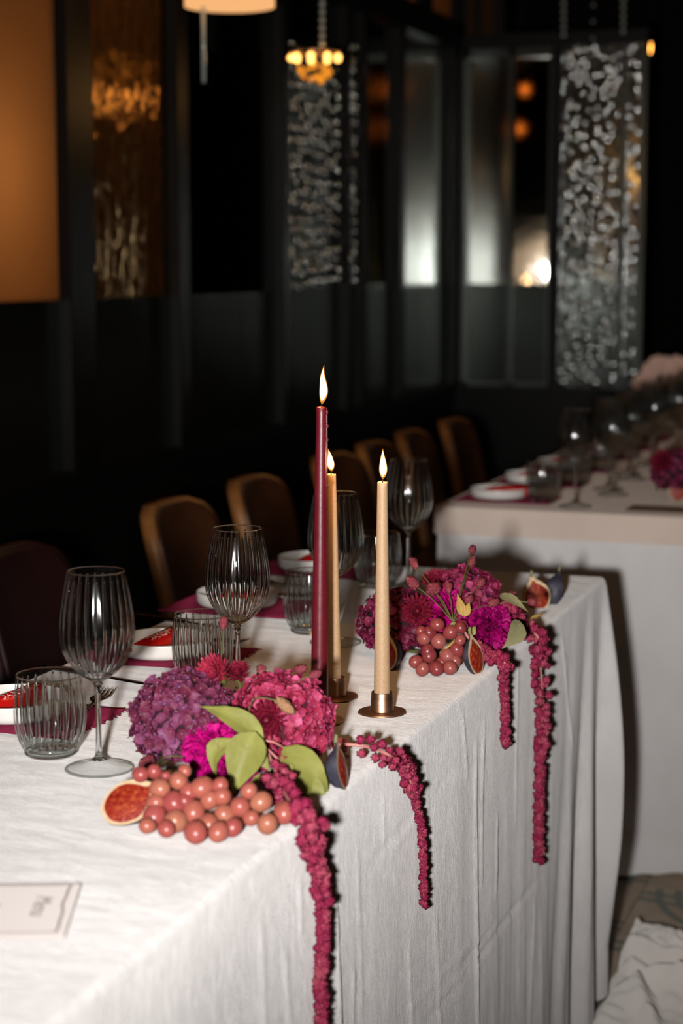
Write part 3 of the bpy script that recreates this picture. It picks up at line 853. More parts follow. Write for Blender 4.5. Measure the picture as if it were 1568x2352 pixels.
GW, GT = 'ribbed wine glasses on the near table', 'ribbed tumblers on the near table'
wine_glass(on_z(228, 1770), 'ribbed wine glass beside the purple hydrangea, in front of the first pepper plate', GW, .1)
wine_glass(on_z(547, 1611), 'ribbed wine glass standing behind the purple and pink hydrangeas', GW, .2)
wine_glass(on_z(770, 1479), 'ribbed wine glass half hidden behind the burgundy candle', GW, .05)
wine_glass(on_z(937, 1354), 'ribbed wine glass behind the front cream candle, at the far end of the near table', GW, .15)
tumbler(on_z(117, 1736), 'ribbed stemless tumbler refracting a red pepper, next to the front wine glass', GT)
tumbler(on_z(466, 1571), 'ribbed stemless tumbler behind the purple hydrangea, with a pink burnet head before it', GT, .1)
tumbler(on_z(712, 1454), 'ribbed stemless tumbler cut off by the burgundy candle', GT, .06)
tumbler(on_z(866, 1350), 'ribbed stemless tumbler seen between the two cream candles', GT, .03)

# ------------------------------------------------------------------ candles
def holder_proto(p, label):
    t = thing('candle_holder', (p[0], p[1], TZ + .001), label, 'candle holder', 'brass candle holders')
    pr = spline([(.0004, 0), (.0275, 0), (.0288, .0006), (.0288, .0014), (.0275, .0019), (.0150, .0020)], 26) 
    obj('dish', mesh('dish', *lathe_vf([tuple(q) for q in pr] + [(.0004, .002)], 64), M['brass']), t)
    cup = [(.0004, .002), (.0149, .0021), (.0146, .003), (.0131, .0255), (.0129, .0260), (.0124, .0260), (.0122, .0255), (.0122, .007), (.0004, .0068)]
    obj('cup', mesh('cup', *lathe_vf(cup, 48), M['brass']), t)
    return t
pR, pB, pC = on_z(733, 1657), on_z(768, 1602), on_z(877, 1638)
hp = holder_proto(pC, 'brass candle holder standing alone under the front cream candle')
dup(hp, (pB[0], pB[1], TZ + .001), .4, 'brass candle holder under the rear cream candle, touching the burgundy candle')
dup(hp, (pR[0], pR[1], TZ + .001), .9, 'brass candle holder under the tall burgundy candle, half hidden by pink hydrangea')

def flame_vf(h, w, lean):
    pr = [(.0004, 0), (.42, .06), (.82, .18), (1.0, .32), (.86, .50), (.58, .68), (.30, .84), (.10, .95), (.01, 1.0)]
    vs, fs = lathe_vf([(r * w, z * h) for r, z in spline(pr, 24)], 16)
    return [(x + lean[0] * (z / h) ** 1.6 + lean[2] * math.sin(z / h * 5.5), y + lean[1] * (z / h) ** 1.6, z) for x, y, z in vs], fs
def candle(p, top, rb, rt, mat, label, fh, lean, watts):
    """top: world point of the candle's upper rim; the body may lean a little"""
    base = Vector((p[0], p[1], TZ + .0085))
    t = thing('taper_candle', base, label, 'candle', 'lit taper candles')
    ax = Vector(top) - base; n = 40
    pts = [ax * (i / n) for i in range(n + 1)]
    rad = [rb + (rt - rb) * (i / n) ** 1.15 for i in range(n + 1)]
    vs, fs = tube_vf(pts, rad, 32, cap=False)
    b = len(vs); m = len(pts) - 1
    # rim, melted hollow
    for q, (f, dz) in enumerate(((.93, .0012), (.7, .0002), (.35, -.0012), (.05, -.0014))):
        for k in range(32):
            v = Vector(vs[m * 32 + k]) - pts[-1]
            vs.append(pts[-1] + v * f + Vector((0, 0, dz + .0006 * math.sin(3 * k * math.pi / 16))))
    for q in range(4):
        s0 = m * 32 if q == 0 else b + (q - 1) * 32
        s1 = b + q * 32
        for k in range(32): fs.append((s0 + k, s0 + (k + 1) % 32, s1 + (k + 1) % 32, s1 + k))
    fs.append(tuple(b + 96 + k for k in range(32))); fs.append(tuple(range(31, -1, -1)))
    obj('wax', mesh('wax', vs, fs, mat), t)
    wt = [ax + Vector(q) for q in ((0, 0, -.002), (.0002, 0, .003), (.001, .0003, .007), (.0024, .0004, .0095))]
    obj('wick', mesh('wick', *tube_vf(wt, .0008, 8), M['wick']), t)
    f = obj('flame', mesh('flame', *flame_vf(fh, .0050, lean), M['flame_mantle']), t, ax + Vector((.0006, 0, .0045)))
    obj('flame_core', mesh('flame_core', *flame_vf(fh * .84, .0043, (lean[0] * .84, lean[1] * .84, lean[2])), M['flame_core']), f, (0, 0, fh * .08))
    lamp_light('flame_light', t, ax + Vector((0, 0, .004 + fh * .55)), watts, (1, .50, .18), .008)
    return t
def top_over(p, px, py):
    """point above table point p that shows at (px, py), at the depth of p"""
    d = depth(Vector((p[0], p[1], TZ + .15))); q = at_depth(px, py, d + .02); q = at_depth(px, py, d - (q.z - TZ - .15) * math.sin(PITCH) * 1.0)
    return q
cr_ = candle(pR, top_over(pR, 738, 937), .0108, .0060, M['red_wax'], 'tall burgundy taper candle with a wax drip, tallest of the three', .046, (.004, 0, .0016), .75)
candle(pB, top_over(pB, 760, 1091), .0092, .0062, M['cream_wax'], 'cream taper candle overlapped by the tall burgundy candle', .0285, (-.005, 0, -.0006), .6)
candle(pC, top_over(pC, 878, 1109), .0102, .0062, M['cream_wax'], 'cream taper candle standing alone in front of the second bouquet', .037, (.000, 0, .0003), .7)
# wax drips down the burgundy candle
dm = MB()
tR = top_over(pR, 738, 937) - Vector((pR[0], pR[1], TZ + .0085))
iv, if_ = ico_vf(2)
cv = Vector(RT) * .0063 + Vector((0, 0, 0))
pts_d = [tR * (1 - q) + Vector(RT) * (.0060 + .0047 * q ** 1.1) - Vector(FW) * .0012 for q in (0.0, .03, .08, .14, .2, .26)]
dm.add(*tube_vf(pts_d, [.0012, .0014, .0013, .0012, .001, .0006], 8))
for q, r in ((.012, .0020), (.055, .0022), (.10, .0019), (.25, .0017)):
    c = tR * (1 - q) + Vector(RT) * (.0062 + .0047 * q ** 1.1) - Vector(FW) * .0010
    dm.add([Vector((v.x * r, v.y * r, v.z * r * 1.5)) + c for v in iv], if_)
obj('wax_drip', dm.mesh('wax_drip', M['red_wax']), cr_)

# ------------------------------------------------------------------ plates, peppers, napkins, cutlery
def plate_mesh():
    pr = spline([(.0004, .0), (.050, .0), (.0595, .0012), (.0640, .0060), (.0652, .0150), (.0655, .0205), (.0648, .0218), (.0636, .0212), (.0626, .0150), (.0605, .0078), (.055, .0052), (.030, .0046), (.0004, .0046)], 60)
    return mesh('plate', *lathe_vf([tuple(q) for q in pr], 80), M['china'])
PM = plate_mesh()
def cloth_grid(name, w, d, m, seed, thick=.002, wave=.0016):
    nx, ny = 40, 26
    vs, fs, uvs = [], [], []
    for lay in (1, 0):
        for j in range(ny + 1):
            for i in range(nx + 1):
                u, v = i / nx, j / ny
                x = (u - .5) * w + .004 * fold_noise(v * 3, seed, 1); y = (v - .5) * d + .004 * fold_noise(u * 3, seed, 2)
                z = .0005 + wave * (.6 + fold_noise(u * 4 + seed, v * 3, 3)) + thick * lay
                vs.append((x, y, z)); uvs.append((y, x))
    o = (nx + 1) * (ny + 1)
    for j in range(ny):
        for i in range(nx):
            a = j * (nx + 1) + i
            fs.append((a, a + 1, a + nx + 2, a + nx + 1)); fs.append((o + a, o + a + nx + 1, o + a + nx + 2, o + a + 1))
    edge = [i for i in range(nx + 1)] + [(j * (nx + 1) + nx) for j in range(1, ny + 1)] + [ny * (nx + 1) + i for i in range(nx - 1, -1, -1)] + [j * (nx + 1) for j in range(ny - 1, 0, -1)]
    for a, b_ in zip(edge, edge[1:] + edge[:1]): fs.append((a, o + a, o + b_, b_))
    me = mesh(name, vs, fs, m)
    ul = me.uv_layers.new(name='UVMap')
    li = np.empty(len(me.loops), dtype=np.int32); me.loops.foreach_get('vertex_index', li)
    ul.data.foreach_set('uv', np.array(uvs, dtype=np.float32)[li].ravel())
    return me
NAP = cloth_grid('cloth_panel', .215, .155, M['burgundy'], 3.0)
fm_ = MB()
for k in range(46):
    y = -.076 + .152 * k / 45
    a = Vector((.106, y, .002)); b_ = Vector((.106 + R.uniform(.006, .012), y + R.uniform(-.003, .003), .0012))
    fm_.add(*tube_vf([a, (a + b_) / 2 + Vector((0, 0, .0006)), b_], [.0007, .0007, .0004], 4))
FR = fm_.mesh('fringe', M['burgundy'])
def napkin(p, label, group, rot=0.0, z=TZ + .0012):
    t = thing('napkin', (p[0], p[1], z), label, 'napkin', group, rot)
    obj('cloth_panel', NAP, t)
    f = obj('fringe', FR, t); f['kind'] = 'stuff'
    return t
def plate(p, label, group, z):
    o = obj('plate', PM, None, (p[0], p[1], z)); return tag(o, label, 'plate', group)

def chili_meshes():
    ax = spline([(-.060, .010, .0085), (-.040, .004, .0105), (-.018, -.001, .0118), (.010, -.002, .0120), (.035, .003, .0115), (.055, .010, .0105)], 30)
    rad = [r[0] for r in spline([(.0012,), (.0075,), (.0105,), (.0120,), (.0124,), (.0112,)], 30)]
    body = mesh('body', *tube_vf(ax, rad, 24), M['chili'])
    cal = MB()
    cal.add(*tube_vf([(.0535, .0095, .0105), (.0565, .0107, .0105), (.0585, .0115, .0105)], [.0110, .0095, .004], 20))
    calm = cal.mesh('calyx', M['chili_green'])
    st = mesh('stalk', *tube_vf(spline([(.0575, .011, .0105), (.066, .015, .0125), (.073, .022, .016)], 12), [.0028] * 10 + [.0032, .0034], 10), M['chili_green'])
    return body, calm, st, ax, rad
CH_B, CH_C, CH_S, CH_AX, CH_R = chili_meshes()
def lettering_on_pepper(word, size, flip):
    v, f = text_verts(word, size)
    out = []
    for q in v:
        u = -q.x if flip else q.x
        w = -q.y if flip else q.y
        i = min(max((u + .060) / .115 * 29, 0), 28.99); k = int(i); a = i - k
        c = Vector(CH_AX[k]) * (1 - a) + Vector(CH_AX[k + 1]) * a
        r = CH_R[k] * (1 - a) + CH_R[k + 1] * a + .00025
        ang = math.radians(62) - w / r          # measured up from the side that faces -y
        out.append((c.x, c.y - r * math.cos(math.radians(62) + w / r), c.z + r * math.sin(math.radians(62) + w / r)))
    return mesh('lettering', out, f, M['ink_white'], False)
def pepper(p, z, rot, word, label, group, flip=False, size=.0125):
    t = thing('chili_pepper', (p[0], p[1], z), label, 'chili pepper', group, rot)
    obj('body', CH_B, t); obj('calyx', CH_C, t); obj('stalk', CH_S, t)
    if word: obj('lettering', lettering_on_pepper(word, size, flip), t)
    return t

def knife_mesh():
    pts = spline([(0, 0, .0030), (.05, 0, .0034), (.095, 0, .0032), (.105, 0, .0028)], 16)
    mb = MB(); vs, fs = tube_vf(pts, [.0034] * 12 + [.0032, .003, .0026, .0022], 10)
    mb.add(vs, fs)
    prof = [(.104, .0016, .0022), (.115, .0055, .0012), (.15, .0072, .0010), (.178, .0072, .0010), (.192, .0050, .0009), (.199, .0008, .0008)]
    pv = []
    for x, w, t in prof: pv += [(x, -w, .0028), (x, 0, .0028 + t), (x, w * .55, .0028), (x, 0, .0028 - t)]
    pf = []
    for i in range(len(prof) - 1):
        for k in range(4): pf.append((i * 4 + k, i * 4 + (k + 1) % 4, i * 4 + 4 + (k + 1) % 4, i * 4 + 4 + k))
    bl = MB().add(pv, pf + [(3, 2, 1, 0), (20, 21, 22, 23)])
    return mb.mesh('handle', M['steel']), bl.mesh('blade', M['steel'])
KM = knife_mesh()
def fork_mesh():
    h = MB().add(*tube_vf(spline([(0, 0, .003), (.06, 0, .0034), (.11, 0, .0045), (.13, 0, .0065)], 20), [.0032] * 8 + [.003, .0028, .0026, .0024, .0022, .002, .002, .002, .0022, .0026, .003, .0032], 10)).mesh('handle', M['steel'])
    mb = MB()
    pr = [(.128, .003, .0065), (.136, .0085, .0066), (.146, .0105, .0060)]
    v = []; f = []
    for x, w, z in pr: v += [(x, -w, z + .0008), (x, w, z + .0008), (x, w, z - .0008), (x, -w, z - .0008)]
    for i in range(2):
        for k in range(4): f.append((i * 4 + k, i * 4 + (k + 1) % 4, i * 4 + 4 + (k + 1) % 4, i * 4 + 4 + k))
    mb.add(v, f + [(3, 2, 1, 0), (8, 9, 10, 11)])
    for y in (-.0085, -.0028, .0028, .0085):
        mb.add(*tube_vf(spline([(.145, y, .006), (.165, y * .95, .0045), (.186, y * .92, .0085)], 10), [.0016] * 6 + [.0014, .0012, .001, .0006], 6))
    return h, mb.mesh('tines', M['steel'])
FK = fork_mesh()
def cutlery(kind, p, rot, label, group, z=TZ + .0012):
    t = thing(kind, (p[0], p[1], z), label, kind, group, rot)
    for nm, me in zip(('handle', 'blade') if kind == 'knife' else ('handle', 'tines'), KM if kind == 'knife' else FK): obj(nm, me, t)
    return t

centres = [on_z(32, 1650), on_z(375, 1508), on_z(545, 1396), on_z(722, 1312)]
pd_ = on_z(395, 1492) - on_z(300, 1525); prot = math.atan2(pd_.y, pd_.x)
kd_ = on_z(355, 1580) - on_z(250, 1562); krot = math.atan2(kd_.y, kd_.x)
koff = on_z(358, 1581) - centres[1] - Vector((math.cos(krot), math.sin(krot), 0)) * .199
f0, f1 = on_z(205, 1640), on_z(247, 1605)
frot = math.atan2(f1.y - f0.y, f1.x - f0.x)
ords = ['first', 'second', 'third', 'fourth']
for i, c in enumerate(centres):
    x, y = c.x, c.y
    napkin((x + .003, y), f'{ords[i]} burgundy fringed napkin along the near table, under a white plate', 'burgundy napkins of the near table', .02 * (i - 1))
    zp = TZ + .0062
    plate((x, y), f'{ords[i]} white straight-sided plate along the near table, holding a red pepper', 'white plates of the near table', zp)
    word = ['DANDY', 'DANDY', 'DANDY', ''][i]
    pepper((x + [.0, -.006, -.002, 0][i], y - [.004, .010, .006, .004][i]), zp + .0052, prot + [-.1, 0, .08, 0][i], word, f'{ords[i]} red chili pepper lying on a white plate of the near table' + (', lettered in white' if word else ''), 'red peppers of the near table')
    cutlery('knife', (x + koff.x, y + koff.y), krot, f'{ords[i]} dark bronze knife along the near table, beside a burgundy napkin', 'knives of the near table')
    if i == 0: cutlery('fork', (f1.x - .186 * math.cos(frot), f1.y - .186 * math.sin(frot)), frot, 'dark bronze fork with its tines showing behind the front wine glass stem', 'forks of the near table', TZ + .0045)
    else: cutlery('fork', (x - .10, y + .092), .05, f'{ords[i]} dark bronze fork along the near table, on the far side of a plate', 'forks of the near table')

# menu card at the near corner
def menu_card(p, w, d, rot, th, mat, label, z, text=True):
    t = thing('menu_card', (p[0], p[1], z), label, 'menu card', None, rot)
    box('card_stock', (-w, 0, 0), (0, d, th), mat, t)
    if text:
        e = MB(); zt = th + .0003
        for (x0, y0, x1, y1) in ((-.0095, .004, -.0075, d - .004), (-w + .004, d - .0058, -.0075, d - .004), (-w + .004, .004, -.0075, .0054)):
            n = 24; v = []; f = []
            for i in range(n + 1):
                q = i / n; k = .0012 * math.sin(q * 7) + .0006 * math.sin(q * 19)
                if x1 - x0 < .003: v += [(x0 + k, y0 + (y1 - y0) * q, zt), (x1 + k, y0 + (y1 - y0) * q, zt)]
                else: v += [(x0 + (x1 - x0) * q, y0 + k * .4, zt), (x0 + (x1 - x0) * q, y1 + k * .4, zt)]
            for i in range(n): f.append((2 * i, 2 * i + 1, 2 * i + 3, 2 * i + 2))
            e.add(v, f)
        obj('printed_border', e.mesh('printed_border', M['ink_brown'], False), t)
        v, f = text_verts('Menu', .022, .35)
        obj('lettering', mesh('lettering', [(-.028 + q.y, d * .55 - q.x, zt) for q in v], f, M['ink_brown'], False), t)
        v, f = text_verts('menu', .006)
        obj('small_lettering', mesh('small_lettering', [(-.064 + q.y, d * .55 - q.x, zt) for q in v], f, M['ink_brown'], False), t)
    return t
cn = on_z(149, 2160); cf = on_z(186, 2042)
menu_card(cn, .19, (cf - cn).length, math.atan2(cf.y - cn.y, cf.x - cn.x) - math.pi / 2, .004, M['card'], 'ivory menu card with taupe border on the near corner of the cloth', TZ + .0012)

# ------------------------------------------------------------------ flowers
up = Vector((0, 0, 1)); toward = Vector(-FW)
def floret_mesh(name, mat, seed):
    rr = random.Random(seed); mb = MB()
    for k in range(4):
        a0 = k * math.pi / 2 + rr.uniform(-.15, .15); w0 = rr.uniform(.52, .64); cup = rr.uniform(.05, .28); tw = rr.uniform(-.15, .15)
        v = []; f = []
        for j in range(5):
            q = j / 4
            w = w0 * math.sin(math.pi * (.10 + .885 * q)) ** .85
            for i in range(4):
                u = (i / 3 - .5) * 2
                x = .08 + .92 * q * (1 - .10 * u * u); y = w * u
                z = cup * q * q + .10 * u * u * q + tw * u * q + .03 * math.sin(6 * q + 3 * u + seed)
                v.append((x * math.cos(a0) - y * math.sin(a0), x * math.sin(a0) + y * math.cos(a0), z))
        for j in range(4):
            for i in range(3): f.append((j * 4 + i, j * 4 + i + 1, j * 4 + i + 5, j * 4 + i + 4))
        mb.add(v, f)
    e = [(.09, 0, .05), (0, .09, .05), (-.09, 0, .05), (0, -.09, .05), (0, 0, .15), (0, 0, -.05)]
    mb.add(e, [(0, 1, 4), (1, 2, 4), (2, 3, 4), (3, 0, 4), (1, 0, 5), (2, 1, 5), (3, 2, 5), (0, 3, 5)], 1)
    return mb.mesh(name, [mat, M['bead_blue']])
FLO = {}
def hydrangea(c, r, mat, n, label, size=.0074, squash=.92, seed=1, facing=None):
    """c: centre of the bloom; florets only on the parts that show above the cloth"""
    rr = random.Random(seed)
    if mat not in FLO: FLO[mat] = [floret_mesh('floret', M[mat], s + 3) for s in range(5)]
    t = thing('hydrangea_bloom', (c[0], c[1], c[2]), label, 'hydrangea')
    vs, fs = ico_vf(3)
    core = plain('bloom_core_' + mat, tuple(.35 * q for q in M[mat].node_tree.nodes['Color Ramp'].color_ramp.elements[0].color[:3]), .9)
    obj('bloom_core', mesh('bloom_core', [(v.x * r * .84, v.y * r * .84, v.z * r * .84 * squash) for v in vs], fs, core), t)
    stem = tube_vf(spline([(0, 0, -r * .5), (.01, .012, -r * .75), (.03, .035, -r * .86)], 8), .0025, 8)
    obj('stem', mesh('stem', *stem, M['stem_green']), t)
    ga = math.pi * (3 - math.sqrt(5)); cnt = 0; rest = MB()
    for i in range(n):
        z = 1 - 2 * (i + .5) / n
        if z < -.7: continue
        a = i * ga + rr.uniform(-.2, .2)
        q = math.sqrt(1 - z * z)
        d = Vector((q * math.cos(a), q * math.sin(a), z))
        if d.dot(toward) < -.42: continue
        rad = r * rr.uniform(.86, 1.03) * (1 + .06 * noise.noise(d * 3 + Vector((seed, 0, 0))))
        pos = Vector((d.x, d.y, d.z * squash)) * rad
        cnt += 1
        nd = (d + Vector((rr.uniform(-1, 1), rr.uniform(-1, 1), rr.uniform(-1, 1))) * .55).normalized()
        s = size * rr.uniform(.8, 1.15)
        obj('floret', FLO[mat][i % 5], t, mat=Matrix.Translation(pos) @ frame(nd, rr.uniform(0, 6.28)) @ Matrix.Diagonal((s, s, s, 1)))
    # the inner florets between them
    for i in range(int(n * .8)):
        d = Vector((rr.gauss(0, 1), rr.gauss(0, 1), rr.gauss(0, 1))).normalized()
        if d.z < -.7 or d.dot(toward) < -.42: continue
        nd = (d + Vector((rr.uniform(-1, 1), rr.uniform(-1, 1), rr.uniform(-1, 1))) * .7).normalized(); s = size * rr.uniform(.7, .95)
        mt = Matrix.Translation(Vector((d.x, d.y, d.z * squash)) * r * rr.uniform(.84, .95)) @ frame(nd, rr.uniform(0, 6.28)) @ Matrix.Diagonal((s, s, s, 1))
        me = FLO[mat][i % 5]
        rest.add([mt @ v.co for v in me.vertices], [tuple(p.vertices) for p in me.polygons])
    o = obj('inner_florets', rest.mesh('inner_florets', [M[mat]]), t); o['kind'] = 'stuff'
    return t

def petals_mesh(name, mat, kind, seed):
    rr = random.Random(seed); mb = MB()
    if kind == 'carnation':
        ga = math.pi * (3 - math.sqrt(5)); n = 86
        for k in range(n):
            z = 1 - 1.45 * (k + .5) / n; q0 = math.sqrt(max(0, 1 - z * z)); a = ga * k
            d0 = Vector((q0 * math.cos(a), q0 * math.sin(a), z))
            tg = d0.cross(Vector((rr.uniform(-1, 1), rr.uniform(-1, 1), rr.uniform(-1, 1)))).normalized(); bn = d0.cross(tg)
            ln = rr.uniform(.28, .42); ph = rr.uniform(0, 6.28); fr = rr.uniform(5, 8); r1 = rr.uniform(.88, 1.06); bend = rr.uniform(-1.0, 1.0)
            v = []; f = []
            for j in range(4):
                q = .25 + .75 * j / 3; lift = (j / 3) ** 1.5
                for i in range(13):
                    u = (i / 12 - .5) * 2
                    d = (d0 + tg * (u * ln) + bn * ((math.sin(u * fr + ph) * .15 + math.sin(u * 17 + 2 * ph) * .035) * lift + bend * lift * .5 + .12 * u * u)).normalized()
                    edge = r1 * (1 - .16 * u * u) + .02 * math.sin(u * 24 + ph)
                    v.append(d * (q * edge))
            for j in range(3):
                for i in range(12): f.append((j * 13 + i, j * 13 + i + 1, j * 13 + i + 14, j * 13 + i + 13))
            mb.add(v, f)
    elif kind == 'mum':
        for L, (el, cnt, r1) in enumerate(((-.05, 22, 1.0), (.2, 21, .95), (.45, 19, .86), (.72, 16, .72), (1.0, 12, .55), (1.25, 8, .4))):
            for k in range(cnt):
                a0 = 2 * math.pi * (k + .5 * L) / cnt + rr.uniform(-.08, .08); e = el + rr.uniform(-.1, .1); ln = r1 * rr.uniform(.9, 1.06)
                v = []; f = []
                for j in range(5):
                    q = j / 4; w = .085 * math.sin(math.pi * (.15 + .72 * q)); ee = e + .35 * q * q
                    x = .12 + ln * q * math.cos(ee) * .9; z = ln * q * math.sin(ee)
                    for u in (-1, 0, 1):
                        v.append((x * math.cos(a0) - w * u * math.sin(a0), x * math.sin(a0) + w * u * math.cos(a0), z + .03 * abs(u)))
                for j in range(4):
                    for i in range(2): f.append((j * 3 + i, j * 3 + i + 1, j * 3 + i + 4, j * 3 + i + 3))
                mb.add(v, f)
    elif kind == 'rose':
        for L, (el, cnt, r1) in enumerate(((.05, 6, 1.0), (.4, 5, .9), (.8, 5, .75), (1.15, 4, .6), (1.4, 3, .45))):
            for k in range(cnt):
                a0 = 2 * math.pi * (k + .5 * L) / cnt + rr.uniform(-.1, .1); e = el
                v = []; f = []
                for j in range(6):
                    q = j / 5; w = .62 * r1 * math.sin(math.pi * (.1 + .65 * q)); ee = e + .5 * q - .5 * q ** 3
                    for i in range(7):
                        u = (i / 6 - .5) * 2
                        x = .1 + r1 * q * math.cos(ee) - .18 * u * u * q * 0; z = r1 * q * math.sin(ee) + .25 * u * u * q * r1; y = w * u
                        v.append((x * math.cos(a0) - y * math.sin(a0), x * math.sin(a0) + y * math.cos(a0), z))
                for j in range(5):
                    for i in range(6): f.append((j * 7 + i, j * 7 + i + 1, j * 7 + i + 8, j * 7 + i + 7))
                mb.add(v, f)
    return mb.mesh(name, M[mat])
PET = {}
def bloom(name, c, nrm, r, mat, kind, label, cat, seed=1, centre=None, stem_to=None):
    key = (mat, kind, seed)
    if key not in PET: PET[key] = petals_mesh('petals', mat, kind, seed)
    t = thing(name, tuple(c), label, cat)
    mt = frame(nrm, seed * 1.3) @ Matrix.Diagonal((r, r, r, 1))
    p = obj('petals', PET[key], t, mat=mt); p['kind'] = 'stuff'
    vs, fs = ico_vf(2)
    cal = [(v.x * .30, v.y * .30, v.z * .4 - .55) for v in vs]
    obj('calyx', mesh('calyx', cal, fs, M['stem_green']), t, mat=mt)
    if centre:
        obj('flower_centre', mesh('flower_centre', [(v.x * .16, v.y * .16, v.z * .10 + .16) for v in vs], fs, M[centre]), t, mat=mt)
    if stem_to is not None:
        a = Vector(nrm).normalized() * (-.6 * r); b_ = Vector(stem_to) - Vector(c)
        obj('stem', mesh('stem', *tube_vf(spline([a, (a + b_) / 2 - Vector(nrm).normalized() * .01, b_], 10), .0017, 8), M['stem_green']), t)
    return t

def fuzzy(seed, stretch=1.0, amp=.20, sub=3):
    vs, fs = ico_vf(sub); rr = random.Random(seed); out = []
    for v in vs:
        k = (1 + amp * .75 if rr.random() < .34 else 1 - amp * .3) * (1 + .1 * (rr.random() - .5)) + .16 * noise.noise(v * 2.2 + Vector((seed, 0, 0)))
        out.append((v.x * k, v.y * k, v.z * k * stretch))
    return out, fs
CLU = [mesh('flower_cluster', *fuzzy(s + 11, 1.0, .5), M['amaranth']) for s in range(4)]
BUR = {}
def burnet(head, foot, r, ln, label, mat='burnet', d=None, via=None):
    """a burnet sprig: a bobbly head on a thin stem"""
    if mat not in BUR: BUR[mat] = mesh('flower_head', *fuzzy(5, 1.0, .26), M[mat])
    h = Vector(head); f = Vector(foot)
    t = thing('burnet_sprig', f, label, 'burnet sprig')
    dr = Vector(d) if d is not None else (h - f)
    dr.normalize()
    pts = [Vector((0, 0, 0))] + ([Vector(via) - f] if via is not None else [((h - f) * .5 + Vector((0, 0, .004)))]) + [h - f - dr * ln * .8]
    obj('stem', mesh('stem', *tube_vf(spline(pts, 14), .0008, 6), M['stem_green']), t)
    obj('flower_head', BUR[mat], t, mat=Matrix.Translation(h - f) @ frame(dr) @ Matrix.Diagonal((r * .82, r * .82, ln * .86, 1)))
    return t

def leaf_vf(a, b, w, nrm, sag=.0, fold=.25, n=12, side_curl=0.0):
    """a pointed leaf from a to b; nrm is the way its face looks; sag lifts the middle along nrm"""
    a, b = Vector(a), Vector(b); ax = b - a; L = ax.length; ex = ax.normalized()
    nn = Vector(nrm); nn = (nn - ex * nn.dot(ex)).normalized(); sd = nn.cross(ex)
    vs, fs = [], []
    for j in range(n + 1):
        q = j / n
        hw = w * 1.12 * math.sin(math.pi * q ** .68) * (1 - q) ** .22 * .5 if 0 < q < 1 else .0002
        c = a + ax * q + nn * sag * math.sin(math.pi * q) + sd * side_curl * math.sin(math.pi * q)
        for i in range(7):
            u = (i / 6 - .5) * 2
            vs.append(c + sd * hw * u + nn * (hw * fold * abs(u) + .0006 * math.sin(q * 30) * abs(u)))
    for j in range(n):
        for i in range(6): fs.append((j * 7 + i, j * 7 + i + 1, j * 7 + i + 8, j * 7 + i + 7))
    return vs, fs
def leaf(parent, a, b, w, nrm, sag=.0, fold=.25, mat='leaf', name='leaf', side_curl=0.0):
    o = Vector(parent.location)
    me = mesh(name, *leaf_vf(Vector(a) - o, Vector(b) - o, w, nrm, sag, fold, 12, side_curl), M[mat])
    return obj(name, me, parent)

def amaranth(path, profile, label, seed, step=.0062):
    """path: points of the stalk; profile(q) -> (reach of the side clusters, cluster radius)"""
    rr = random.Random(seed)
    pts = [Vector(p) for p in spline(path, 120)]
    t = thing('amaranth_strand', pts[0], label, 'amaranth')
    o = pts[0]
    obj('stalk', mesh('stalk', *tube_vf([p - o for p in pts], [.0021 - .0012 * i / 119 for i in range(120)], 8), M['stem_pink']), t)
    dist = [0.0]
    for a, b in zip(pts, pts[1:]): dist.append(dist[-1] + (b - a).length)
    tot = dist[-1]; s = 0.0; k = 0; cnt = 0
    while s < tot and cnt < 290:
        q = s / tot
        i = next(j for j in range(120) if dist[j] >= s - 1e-9)
        p = pts[i]; tg = (pts[min(i + 1, 119)] - pts[max(i - 1, 0)]).normalized()
        reach, r = profile(q)
        if r <= 0: s += step; continue
        side = tg.cross(Vector(FW)).normalized(); back = tg.cross(side)
        m = 3 if reach < .007 else 1 if reach > .0108 else 2
        for c in range(m):
            a = k * 2.4 + c * 2 * math.pi / m + rr.uniform(-.5, .5)
            w = reach * rr.uniform(.55, 1.15)
            pos = p + (side * math.cos(a) + back * math.sin(a) * .6) * w + tg * rr.uniform(-.003, .003)
            rc = r * rr.uniform(.8, 1.18)
            obj('flower_cluster', CLU[cnt % 4], t, mat=Matrix.Translation(pos - o) @ frame((rr.uniform(-1, 1), rr.uniform(-1, 1), rr.uniform(-1, 1))) @ Matrix.Diagonal((rc, rc, rc, 1)))
            cnt += 1
        s += max(step * .7, r * 1.15 if reach < .007 else r * .95); k += 1
    return t

# ---- grapes
GS = {}
def grape_bunch(items, label, mat, base, stems=()):
    vs, fs = lathe_vf([(max(.012, math.sin(math.pi * i / 18)), -math.cos(math.pi * i / 18)) for i in range(19)], 28)
    if mat not in GS: GS[mat] = mesh('grape', vs, fs, M[mat])
    t = thing('grape_bunch', base, label, 'grapes')
    o = Vector(base)
    rr = random.Random(3)
    for p, r in items:
        obj('grape', GS[mat], t, mat=Matrix.Translation(Vector(p) - o) @ frame((rr.uniform(-1, 1), rr.uniform(-1, 1), rr.uniform(-.5, 1))) @ Matrix.Diagonal((r * .97, r * .97, r * 1.08, 1)))
    mb = MB()
    for pts in stems: mb.add(*tube_vf([Vector(q) - o for q in spline(pts, 8)], .0016, 7))
    if stems: obj('stalk', mb.mesh('stalk', M['leaf_tan']), t)
    return t

